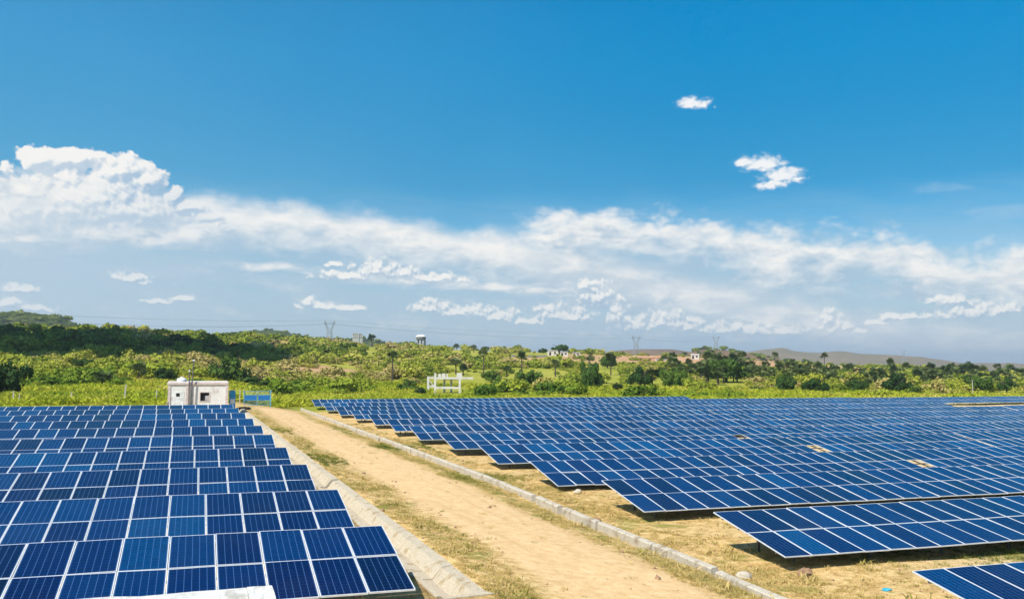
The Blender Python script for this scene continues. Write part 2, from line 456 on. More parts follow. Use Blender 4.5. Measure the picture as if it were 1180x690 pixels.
def leaf_material(name, stops, use_attr):
    m_, t, b = mat(name)
    if use_attr:
        a = t.new('ShaderNodeAttribute', attribute_name='tint'); f = a.outputs['Fac']
    else:
        f = t.new('ShaderNodeObjectInfo').outputs['Random']
    n = t.noise(t.new('ShaderNodeNewGeometry').outputs['Position'], .8, 3, .6)
    f = t.math('ADD', f, t.math('MULTIPLY', t.math('SUBTRACT', n, .5), .7))
    c_ = t.ramp(f, stops)
    t.set(b.inputs['Base Color'], c_)
    b.inputs['Roughness'].default_value = .75
    b.inputs['Specular IOR Level'].default_value = .12
    tr = t.new('ShaderNodeBsdfTranslucent'); t.set(tr.inputs['Color'], c_)
    mx = t.new('ShaderNodeMixShader'); mx.inputs[0].default_value = .2
    t.l.new(b.outputs[0], mx.inputs[1]); t.l.new(tr.outputs[0], mx.inputs[2])
    t.l.new(mx.outputs[0], m_.node_tree.nodes['Material Output'].inputs['Surface'])
    return m_
SCRUB = [(0.0, (.030, .060, .010)), (.25, (.085, .135, .014)), (.5, (.20, .25, .022)), (.78, (.36, .37, .042)), (1.0, (.42, .33, .12))]
M['scrub'] = leaf_material('scrub leaves', SCRUB, True)
M['shrub'] = leaf_material('shrub leaves', [(0.0, (.07, .14, .013)), (.5, (.20, .275, .02)), (1.0, (.38, .41, .04))], False)
M['tree'] = leaf_material('dark tree leaves', [(0.0, (.028, .065, .014)), (.5, (.055, .11, .018)), (1.0, (.11, .18, .025))], False)
M['palm'] = leaf_material('fan palm leaves', [(0.0, (.05, .085, .025)), (.5, (.10, .14, .04)), (1.0, (.20, .23, .085))], False)
M['tallgrass'] = leaf_material('tall grass', [(0.0, (.22, .32, .015)), (.45, (.42, .44, .03)), (.75, (.54, .48, .07)), (1.0, (.58, .47, .17))], True)
M['tuft'] = leaf_material('grass tufts', [(0.0, (.07, .11, .014)), (.35, (.20, .22, .03)), (.6, (.46, .36, .12)), (1.0, (.62, .46, .19))], True)

# ------------------------------------------------------------------ terrain
SKYLINE = [(-250, 378), (0, 380), (60, 381), (100, 381), (160, 383), (250, 387), (330, 391), (400, 396), (450, 399), (500, 401), (560, 402.5), (620, 404),
           (700, 406), (780, 408), (830, 411), (880, 414), (960, 418.5), (1040, 423), (1100, 426), (1180, 430), (1400, 434)]
_az = []; _el = []
for px, py in SKYLINE:
    d = ray(px, py); _az.append(math.degrees(math.atan2(d.x, d.y))); _el.append(d.z / math.hypot(d.x, d.y))
def ridge_r(az): return np.interp(az, [-40, -10, 5, 20, 35, 60], [430, 430, 520, 620, 640, 600])
def bump(X, Y, s, ph=0.0):
    return (np.sin(X / s + 1.3 * np.sin(Y / s * .7 + ph)) * np.sin(Y / s * 1.1 + 1.7 * np.sin(X / s * .6 + 2 * ph)))
PX = [-400, 5.0, 5.9, 7.35, 8.6, 10, 12, 14.2, 15.0, 15.35, 17, 400]
PZ = [.0, .02, .03, .06, -.08, -.22, -.36, -.60, -.68, -.84, -.97, -.98]
def terr(X, Y):
    X = np.asarray(X, float); Y = np.asarray(Y, float)
    n = np.interp(X, PX, PZ) + np.clip(.006 * (Y - 20), -.1, .8) * np.clip((14 - X) / 8, 0, 1)
    n = n + .035 * bump(X, Y, 1.7) * np.clip((X - 7.5) * 2, 0, 1) * np.clip((Y - 10) / 10, 0, 1) + .05 * bump(X, Y, 4.1, 1)
    r = np.hypot(X, Y); az = np.degrees(np.arctan2(X, Y))
    el = np.interp(az, _az, _el); rr = ridge_r(az)
    zr = H + el * rr - 1.2
    r0 = 170.
    t = np.clip((r - r0) / (rr - r0), 0, 1)
    sm = t * t * (3 - 2 * t) * .55 + .45 * (1 - (1 - t) ** 1.6)
    sm = sm + .05 * np.sin(t * 2 * np.pi * 2.2 + az * .11) * t * (1 - t) * 2
    z = n + (zr - n) * sm
    z = z + t * (1 - t * .7) * (1.3 * bump(X, Y, 27, 2) + .6 * bump(X, Y, 11, .5))
    bx = np.clip((r - rr) / 600, 0, None)
    z = np.where(r > rr, zr + (-22 - zr) * (1 - np.exp(-bx ** 2 * 1.5)), z)
    # the drain's trench
    z = np.where((X > 6.05) & (X < 7.25) & (Y > 21.6) & (Y < 101), z - .45, z)
    return z
def hit(px, py, rmax=2500):
    d = ray(px, py)
    t = np.concatenate([np.arange(8, 700, .5), np.arange(700, rmax, 5)])
    z = H + d.z * t - terr(d.x * t, d.y * t)
    k = np.argmax(z < 0)
    if not (z < 0).any(): k = np.argmin(z[200:]) + 200
    return np.array([d.x * t[k], d.y * t[k], terr(d.x * t[k], d.y * t[k])]), t[k]

def axis(lo, hi, near_lo, near_hi, step, g, extra=()):
    a = list(np.arange(near_lo, near_hi + 1e-6, step))
    s = step; v = near_hi
    while v < hi: s *= g; v += min(s, 500); a.append(v)
    s = step; v = near_lo
    while v > lo: s *= g; v -= min(s, 500); a.append(v)
    a = [x for x in a if not any(abs(x - e) < .12 for e in extra)] + list(extra)
    return np.array(sorted(a))
gx = axis(-6500, 6500, -12, 30, .45, 1.035, (6.04, 6.06, 7.24, 7.26))
gy = axis(-3000, 6500, 14, 60, .6, 1.03, (21.59, 21.61, 100.99, 101.01))
GX, GY = np.meshgrid(gx, gy)
GZ = terr(GX, GY)
nx, ny = len(gx), len(gy)
idx = np.arange(nx * ny).reshape(ny, nx)
quads = np.stack([idx[:-1, :-1], idx[:-1, 1:], idx[1:, 1:], idx[1:, :-1]], -1).reshape(-1, 4)

def ground_material():
    m_, t, b = mat('ground')
    pos = t.new('ShaderNodeNewGeometry').outputs['Position']
    x, y, z = t.sep(pos)
    n1 = t.noise(pos, .35, 6, .62); n2 = t.noise(pos, 2.6, 6, .65); n3 = t.noise(pos, 14, 4, .7); n4 = t.noise(pos, .03, 5, .6)
    n5 = t.noise(pos, 1.1, 5, .6)
    # dry straw ground
    straw = t.ramp(n2, [(.25, (.24, .135, .05)), (.42, (.52, .335, .13)), (.58, (.70, .49, .22)), (.78, (.82, .63, .35))])
    straw = t.mix(t.math('MULTIPLY', t.step(n3, .46, .66), .62), straw, (.26, .165, .06))
    straw = t.mix(t.math('MULTIPLY', t.step(t.noise(pos, 36, 3, .7), .55, .72), .5), straw, (.80, .64, .36))
    straw = t.mix(t.math('MULTIPLY', t.step(x, 20.0, 26.0), .45), straw, (.66, .53, .33))
    green = t.mix(t.step(n3, .35, .65), (.10, .115, .018), (.30, .29, .05))
    gm = t.math('MULTIPLY', t.step(t.math('ADD', n1, t.math('MULTIPLY', n5, .5)), .80, .92), .75)
    c_ = t.mix(gm, straw, green)
    # greener beside the track on the left, along the kerb and beyond the drain
    def band(a, b_, wd):
        return t.math('MULTIPLY', t.step(x, a - wd, a + wd), t.step(x, b_ + wd, b_ - wd))
    verge = t.math('MULTIPLY', band(7.4, 9.0, .3), t.step(t.math('ADD', n1, t.math('MULTIPLY', n5, .6)), .78, .98))
    c_ = t.mix(t.math('MULTIPLY', verge, .6), c_, green)
    verge2 = t.math('MULTIPLY', band(14.2, 15.1, .3), t.step(n5, .42, .62))
    c_ = t.mix(t.math('MULTIPLY', verge2, .7), c_, green)
    # the sandy track
    wob = t.math('MULTIPLY_ADD', t.math('SUBTRACT', n1, .5), 1.6, x)
    wob = t.math('ADD', wob, t.math('MULTIPLY', t.math('SUBTRACT', n2, .5), 1.5))
    wob = t.math('ADD', wob, t.math('MULTIPLY', t.math('SUBTRACT', n3, .5), .5))
    ruts = t.noise(t.vec('MULTIPLY', pos, (1.6, .05, 1.0)), 1.0, 4, .6)
    tr = t.math('MULTIPLY', t.step(wob, 8.8, 9.9), t.step(wob, 14.1, 13.3))
    tr = t.math('MULTIPLY', tr, t.step(y, 118.0, 112.0))
    sand = t.ramp(n2, [(.3, (.60, .38, .18)), (.5, (.72, .49, .255)), (.7, (.78, .56, .32))])
    sand = t.mix(t.math('MULTIPLY', t.step(n3, .52, .72), .4), sand, (.46, .29, .13))
    sand = t.mix(t.math('MULTIPLY', t.step(t.noise(pos, 45, 2, .6), .62, .7), .5), sand, (.30, .19, .09))
    sand = t.mix(t.math('MULTIPLY', t.step(ruts, .52, .68), .35), sand, (.50, .315, .14))
    worn = t.math('MULTIPLY', t.step(t.math('ADD', n2, t.math('MULTIPLY', n1, .4)), .52, .68), .4)
    c_ = t.mix(t.math('MULTIPLY', tr, t.math('SUBTRACT', 1.0, t.math('MULTIPLY', worn, .35))), c_, sand)
    # rough grassland past the field
    far = t.step(t.math('MULTIPLY_ADD', n1, 6.0, y), 119.0, 129.0)
    grass = t.ramp(t.math('MULTIPLY_ADD', n4, .6, t.math('MULTIPLY', n1, .4)), [(.3, (.085, .105, .012)), (.42, (.24, .26, .025)), (.58, (.36, .34, .055)), (.72, (.46, .36, .15))])
    grass = t.mix(t.math('MULTIPLY', t.step(n2, .5, .7), .5), grass, (.09, .11, .015))
    cl = None
    for (px, py, sx_, sy2, k) in CLEARINGS:
        h_, dd = hit(px, py)
        ang = math.atan2(h_[0], h_[1])
        q = t.vec('SUBTRACT', t.vec('ADD', pos, t.vec('SCALE', t.vec('SUBTRACT', t.noise(pos, .05, 4, .6, col=True), (.5, .5, .5)), 34.0)), (h_[0], h_[1], 0.0))
        xx, yy, _ = t.sep(q)
        ca, sa = math.cos(ang), math.sin(ang)
        a1 = t.math('MULTIPLY', t.math('ADD', t.math('MULTIPLY', xx, ca), t.math('MULTIPLY', yy, -sa)), 1 / (sx_ * dd / FPX))
        a2 = t.math('MULTIPLY', t.math('ADD', t.math('MULTIPLY', xx, sa), t.math('MULTIPLY', yy, ca)), 1 / sy2)
        e = t.math('MULTIPLY', t.step(t.vec('LENGTH', t.comb(a1, a2, 0.0)), 1.15, .75), k)
        cl = e if cl is None else t.math('MAXIMUM', cl, e)
    soil = t.mix(t.step(n1, .35, .65), (.40, .20, .11), (.56, .34, .21))
    grass = t.mix(cl, grass, soil)
    c_ = t.mix(far, c_, grass)
    t.set(b.inputs['Base Color'], c_)
    b.inputs['Roughness'].default_value = .95; b.inputs['Specular IOR Level'].default_value = .1
    bn = t.new('ShaderNodeBump'); bn.inputs['Strength'].default_value = .8; bn.inputs['Distance'].default_value = .08
    hgt = t.math('ADD', t.math('MULTIPLY', n2, t.math('SUBTRACT', 1.0, t.math('MULTIPLY', tr, .75))), t.math('MULTIPLY', n3, .4))
    t.set(bn.inputs['Height'], hgt); t.set(b.inputs['Normal'], bn.outputs[0])
    return m_
# bare earth on the hillside: picture place, half width in px, half depth in m, strength
CLEARINGS = [(375, 428, 48, 30, .8), (690, 414, 60, 80, .75), (770, 413, 70, 90, .9), (850, 414, 40, 80, .9), (905, 421, 60, 85, 1.0), (960, 424, 45, 60, .95), (1150, 431, 34, 70, .9),
             (300, 424, 14, 16, .6), (620, 412, 45, 50, .6)]
M['ground'] = ground_material()
gme = np_mesh('ground', np.stack([GX, GY, GZ], -1).reshape(-1, 3), quads, M['ground'])
gme.shade_smooth()
tag(link('ground', gme), kind='structure')

# far hills
def hill_material(name, c1, c2, c3):
    m_, t, b = mat(name)
    pos = t.new('ShaderNodeNewGeometry').outputs['Position']
    n = t.noise(pos, .012, 6, .65); n2 = t.noise(pos, .09, 6, .7)
    c_ = t.mix(t.step(n, .4, .62), c1, c2); c_ = t.mix(t.math('MULTIPLY', t.step(n2, .45, .65), .6), c_, c3)
    t.set(b.inputs['Base Color'], c_); b.inputs['Roughness'].default_value = 1.0; b.inputs['Specular IOR Level'].default_value = 0.0
    bn = t.new('ShaderNodeBump'); bn.inputs['Strength'].default_value = 1.0; bn.inputs['Distance'].default_value = 8.0
    t.set(bn.inputs['Height'], n2); t.set(b.inputs['Normal'], bn.outputs[0])
    return m_
HILLV = []
def hill(name, prof, dist, depth, material, rough):
    azs = np.linspace(0, 1, 160)
    px = np.interp(azs, [0, 1], [prof[0][0], prof[-1][0]])
    py = np.interp(px, [p[0] for p in prof], [p[1] for p in prof])
    rows = np.linspace(-1, 1, 25)
    Vv = np.zeros((len(rows), len(px), 3))
    for j, (a, b_) in enumerate(zip(px, py)):
        d = ray(a, b_); hd = math.hypot(d.x, d.y)
        top = H + d.z / hd * dist
        for i, q in enumerate(rows):
            r = dist + q * depth
            zz = -32 + (top + 32) * (1 - abs(q) ** 1.7) 
            zz += rough * (bump(np.array(d.x * r), np.array(d.y * r), depth * .09, 1.) + .6 * bump(np.array(d.x * r), np.array(d.y * r), depth * .04, 3.)) * (abs(q) < .999) * (1 - abs(q)) * (abs(q) + .12)
            Vv[i, j] = (d.x / hd * r, d.y / hd * r, zz)
    n_, m2 = len(rows), len(px)
    ii = np.arange(n_ * m2).reshape(n_, m2)
    qd = np.stack([ii[:-1, :-1], ii[:-1, 1:], ii[1:, 1:], ii[1:, :-1]], -1).reshape(-1, 4)
    HILLV.append(Vv)
    me = np_mesh(name, Vv.reshape(-1, 3), qd, material); me.shade_smooth()
    return tag(link(name, me), kind='structure')
hm1 = hill_material('green hill', (.055, .085, .018), (.085, .115, .03), (.13, .12, .06))
hm2 = hill_material('brown hill', (.20, .13, .08), (.27, .17, .11), (.12, .12, .06))
hm3 = hill_material('far hill', (.20, .165, .09), (.28, .20, .12), (.13, .14, .06))
hill('hills', [(-260, 385), (-120, 366), (-40, 362), (15, 361), (45, 363), (70, 367), (84, 371), (90, 378), (96, 388), (110, 396)], 1250, 260, hm1, 3)
hill('hills', [(230, 398), (265, 386), (285, 382), (305, 380.5), (325, 382), (345, 386), (370, 391), (410, 391), (450, 396), (520, 402)], 1500, 300, hm1, 3)
hill('hills', [(640, 420), (690, 407), (715, 403.5), (745, 402), (775, 402.5), (800, 406), (830, 412), (870, 424)], 1900, 320, hm2, 3)
hill('hills', [(740, 424), (785, 410), (800, 404), (815, 402.5), (840, 403.5), (865, 408), (900, 414), (960, 424)], 1000, 150, hm2, 2)
hill('hills', [(700, 425), (800, 412), (835, 408.5), (862, 405), (880, 402.5), (890, 402), (900, 400.5), (906, 401), (914, 404), (930, 405.5), (945, 406.5), (962, 404.8), (975, 405.2), (992, 407.8), (1010, 408), (1030, 408.6), (1045, 410), (1062, 411), (1075, 413.5), (1095, 416), (1112, 418.5), (1130, 417.8), (1150, 419), (1165, 418),
               (1180, 419), (1240, 421), (1330, 421), (1450, 428)], 3300, 600, hm3, 8)
hill('hills', [(380, 420), (500, 410), (620, 411), (760, 413), (900, 416), (1040, 420), (1180, 422.5), (1320, 426)], 5200, 600, hm3, 5)

# a low cumulus overhead, out of the picture, whose shadow darkens the left hillside
_c, _d1 = hit(95, 402); _n, _ = hit(95, 413); _f, _ = hit(95, 386)
_cl = MB()
_rg = np.random.default_rng(4)
_h = 620.0
_ctr = Vector(((_n[0] + _f[0]) / 2, (_n[1] + _f[1]) / 2, _c[2])) + SUN * (_h / SUN.z)
_rx, _ry = 165 * _d1 / FPX * .85, max(35.0, (_f[1] - _n[1]) / 2)
for _i in range(17):
    _a = _rg.uniform(0, 6.28); _q = math.sqrt(_rg.uniform(0, 1)) * .8
    _r = _rg.uniform(.22, .42) * _ry + 6
    _p = _ctr + Vector((_q * math.cos(_a) * _rx, _q * math.sin(_a) * _ry, _rg.uniform(0, 22)))
    _cl.lathe((_p.x, _p.y, _p.z), [(_r * math.sin(t_) * 1.25, -_r * .55 * math.cos(t_)) for t_ in np.linspace(.15, 3.0, 9)], 14)
M['cloud'] = plain('cloud', (.85, .85, .86), 1.0, 0, .03, .02, 0.0)
tag(_cl.build('sky_cloud', M['cloud'], smooth=True), kind='structure')

# ------------------------------------------------------------------ solar tables
PW, PL, PITCHX = .994, 1.965, 1.01
def panel_mesh():
    b = MB(); hw, hl, fw, th = PW / 2, PL / 2, .020, .038
    b.box(-hw, hw, -hl, -hl + fw, -th, 0, 0); b.box(-hw, hw, hl - fw, hl, -th, 0, 0)
    b.box(-hw, -hw + fw, -hl + fw, hl - fw, -th, 0, 0); b.box(hw - fw, hw, -hl + fw, hl - fw, -th, 0, 0)
    b.poly([(-hw + fw, -hl + fw, -.004), (hw - fw, -hl + fw, -.004), (hw - fw, hl - fw, -.004), (-hw + fw, hl - fw, -.004)], [(0, 1, 2, 3)], 1)
    b.poly([(-hw + fw, -hl + fw, -.012), (hw - fw, -hl + fw, -.012), (hw - fw, hl - fw, -.012), (-hw + fw, hl - fw, -.012)], [(3, 2, 1, 0)], 2)
    return b.mesh('solar_panel', [M['alu'], M['glass'], M['back']])
PME = panel_mesh()
post_cache = {}
def post_mesh(h):
    k = round(h, 2)
    if k not in post_cache:
        post_cache[k] = MB().box(-.04, .04, -.03, .03, -.25, h).mesh('post', M['steel'])
    return post_cache[k]
def table(x, ytop, ztop, n, tilt, rz, label, group, missing=(), ground_z=None, plen=1.98):
    """n columns x 2 portrait panels; (x, ytop, ztop) is the upper left corner"""
    Lc = 2 * plen; sl = plen / 1.98
    ybot = ytop - Lc * math.cos(tilt)
    gz = float(terr(x + 1, ybot)) if ground_z is None else ground_z
    root = thing('solar_table', label, 'solar panels', (x, ybot, gz), rz, group)
    z0 = ztop - Lc * math.sin(tilt) - gz
    ct, st = math.cos(tilt), math.sin(tilt)
    for i in range(n):
        for j in (0, 1):
            if (i, j) in missing: continue
            s = (j + .5) * plen
            link('solar_panel', PME, root, ((i + .5) * PITCHX, s * ct, z0 + s * st + random.uniform(-.004, .004)),
                 (tilt + random.gauss(0, .006), random.gauss(0, .006), random.gauss(0, .001)), (1, sl, 1))
    off = -.075
    for s in (.5 * sl, 1.45 * sl, 2.5 * sl, 3.45 * sl):
        y, z = s * ct, z0 + s * st + off
        MB().box(0.02, n * PITCHX - .02, y - .025, y + .025, z - .03, z + .03).build('rail', M['steel'], root)
    k = max(2, int(round(n * PITCHX / 3.4)) + 1)
    for q in range(k):
        xx = 1.1 + (n * PITCHX - 2.2) * q / (k - 1)
        MB().bar((xx, .25 * ct, z0 + .25 * st - .15), (xx, 3.7 * ct, z0 + 3.7 * st - .15), .06).build('rafter', M['steel'], root)
        for s in (1.15, 3.2):
            link('post', post_mesh(z0 + s * st - .15), root, (xx, s * ct, 0))
    return root
ORD = ['first', 'second', 'third', 'fourth', 'fifth', 'sixth', 'seventh', 'eighth', 'ninth', 'tenth', 'eleventh', 'twelfth', 'thirteenth', 'fourteenth']
TL, TR, DL, DR = .180, .173, -.0248, -.0225
leftY = [23.81, 30.58, 37.77, 44.96, 52.2, 58.96, 65.4, 71.8, 77.8, 83.6]
leftX = [5.06, 5.07, 5.05, 5.08, 5.15, 5.2, 5.2, 5.15, 5.08, 5.0]
for k in range(10):
    Y = leftY[k]
    xl = -.16 * Y - 3.2
    n = int(math.ceil((leftX[k] - xl) / PITCHX))
    x0 = leftX[k] - n * PITCHX
    if k == 0: lab = 'row of blue solar panels left of the dirt track, nearest row to the white parapet'
    elif k == 9: lab = 'row of blue solar panels left of the dirt track, the last one before the hut'
    else: lab = f'row of blue solar panels left of the dirt track, {ORD[k]} from the white parapet'
    table(x0, Y + (leftX[k] - x0) * .0248, 1.45 + .042 * k, n, TL, DL, lab, 'panel rows left of the track')
rightX = [18.05, 18.18, 18.45, 18.4, 18.7, 18.6, 18.4, 18.5, 18.65, 18.5, 18.4, 18.3, 18.2]
rightY = [19.71, 29.42, 39.24, 48.27, 58.3, 67.3, 75.9, 85.0, 94.2, 103.4, 112.6, 121.8, 131.2]
SEC = ['beside the track', 'second section out', 'third section out', 'fourth section out']
for k in range(13):
    Y = rightY[k]
    xe = 1.13 * Y + 9
    if k == 12: xe = 76
    if k in (9, 10): xe = 99.5
    x = rightX[k]; s = 0
    while x < xe - 2:
        n = min([38, 42, 46, 46][s], int((xe - x) / PITCHX))
        miss = ()
        if s == 0 and k in (3, 4, 5):
            col = int((42.2 - x) / PITCHX); miss = ((col, 0),)
            if n <= col: n = col + 4
        row = 'nearest the camera' if k == 0 else f'{ORD[k]} from the camera'
        lab = f'panel table, row {row}, right of the track, {SEC[s]}'
        if k == 12: lab = f'panel table in the farthest row by the grass, {SEC[s]}'
        if miss: lab = f'panel table with a missing lower panel, row {row}, {SEC[s]}'
        table(x, Y - (x - rightX[k]) * .0225, .225 + random.uniform(-.03, .03) + .05 * math.sin(x * .06 + k), n, TR + random.gauss(0, .004), DR, lab, 'panel rows right of the track', miss, None, 2.19)
        x += n * PITCHX + random.choice((.06, .1, .32)); s += 1
        if s > 3: break

# ------------------------------------------------------------------ drain, kerb wall, track edge
def drain():
    o = thing('concrete_drain', 'open concrete drain channel with cracked lip beside the left panel rows', 'drain', (6.66, 22, 0))
    prof = [(-.66, -.5), (-.66, .07), (-.54, .08), (-.30, -.20), (.02, -.22), (.27, .08), (.58, .11), (.60, -.5)]
    secs = [(21.75, 24.6, 0, 0), (24.62, 42.6, .02, .02), (42.72, 60, -.04, .07), (60.03, 80, .02, 0), (80.02, 100.9, 0, 0)]
    for (a, b_, dx_, dz_) in secs:
        ys = np.linspace(a, b_, max(3, int((b_ - a) / .8)))
        vs = []; fs = []
        n = len(prof)
        for k, y in enumerate(ys):
            g = .006 * (y - 20)
            for (px, pz) in prof:
                j = .008 if pz > -.4 else 0
                ex = -.25 if (a < 22 and k == 0 and px > .2 and pz > 0) else 0
                vs.append((px + dx_ + random.gauss(0, j) * .8, y - 22, pz + g + dz_ + random.gauss(0, j) * .5))
        for k in range(len(ys) - 1):
            for i in range(n):
                fs.append((k * n + i, k * n + (i + 1) % n, (k + 1) * n + (i + 1) % n, (k + 1) * n + i))
        fs += [tuple(range(n))[::-1], tuple((len(ys) - 1) * n + i for i in range(n))]
        MB().poly(vs, fs).build('channel_section', M['drain'], o)
    # flared apron slab at the near end
    MB().hexa([(-.5, -.42, -.3), (.72, -.42, -.3), (.60, -.27, -.3), (-.5, -.27, -.3), (-.5, -.42, .06), (.74, -.42, .10), (.62, -.27, .12), (-.5, -.27, .07)]).build('end_sill', M['drain'], o)
drain()
def kerb():
    o = thing('low_wall', 'low broken concrete kerb wall running between the track and the right panels', 'wall', (15.4, 20, -.66))
    segs = [(14.5, 24.5), (24.75, 28.6), (28.66, 33.1), (33.3, 36.9), (37.5, 40.4), (40.95, 44.9), (45.02, 52), (52.1, 61), (61.2, 75), (75.3, 92), (92.2, 108), (108.3, 124)]
    def kx(y): return float(np.interp(y, [12, 22, 25, 35, 41, 50, 70, 125], [14.95, 15.12, 15.3, 15.55, 15.85, 15.95, 15.95, 15.9]))
    for (a, b_) in segs:
        dz_ = random.gauss(0, .025); dx_ = random.gauss(0, .02)
        ys = np.linspace(a, b_, max(3, int((b_ - a) / .9)))
        vs = []; fs = []
        for y in ys:
            x = kx(y) + dx_
            for (px, pz) in ((0, -.5), (-.01, .09), (.03, .13), (.21, .14), (.25, .10), (.26, -.5)):
                vs.append((x + px - 15.4 + random.gauss(0, .007), y - 20, pz + dz_ + random.gauss(0, .007)))
        n = 6
        for k in range(len(ys) - 1):
            for i in range(n): fs.append((k * n + i, k * n + (i + 1) % n, (k + 1) * n + (i + 1) % n, (k + 1) * n + i))
        fs += [tuple(range(n))[::-1], tuple((len(ys) - 1) * n + i for i in range(n))]
        MB().poly(vs, fs).build('wall_section', M['kerb'], o)
kerb()

# ------------------------------------------------------------------ parapet the photograph is taken over
def along(px, py, Y):
    d = ray(px, py); return Vector((0, 0, H)) + d * (Y / d.y)
pa = along(313, 673, 4.0)
_d = ray(70, 689.5); pb = Vector((0, 0, H)) + _d * ((pa.z - H) / _d.z)
o = thing('parapet', 'rough whitewashed roof parapet end in the near corner below the panels', 'parapet', (pa.x, pa.y, 3.6))
zt = pa.z - 3.6
dxp = Vector((-1, -.03, 0))
def rough_slab(x0, x1, y0, y1, z0, z1, jitter, nx_=14):
    b = MB(); vs = []; fs = []
    xs = np.linspace(x0, x1, nx_)
    for x in xs:
        for (y, z) in ((y0, z0), (y0, z1 - .012), (y0 + .012, z1), ((y0 + y1) / 2, z1 + .002), (y1 - .012, z1), (y1, z1 - .012), (y1, z0)):
            vs.append((x + random.gauss(0, jitter * .4), y + random.gauss(0, jitter), z + (random.gauss(0, jitter) if z > z0 else 0)))
    n = 7
    for k in range(nx_ - 1):
        for i in range(n): fs.append((k * n + i, (k + 1) * n + i, (k + 1) * n + (i + 1) % n, k * n + (i + 1) % n))
    fs += [tuple(range(n)), tuple((nx_ - 1) * n + i for i in range(n))[::-1]]
    return b.poly(vs, fs)
slope = rough_slab(-4.0, -.10, -.18, 0.0, -3.5, zt - .003, .002, 40)
slope.build('wall', M['parapet'], o)
rough_slab(-.098, 0.0, -.24, .0, -3.5, zt, .0015, 8).build('end_pillar', M['parapet'], o)
o.rotation_euler = (0, 0, math.atan2(pa.y - pb.y, pa.x - pb.x))

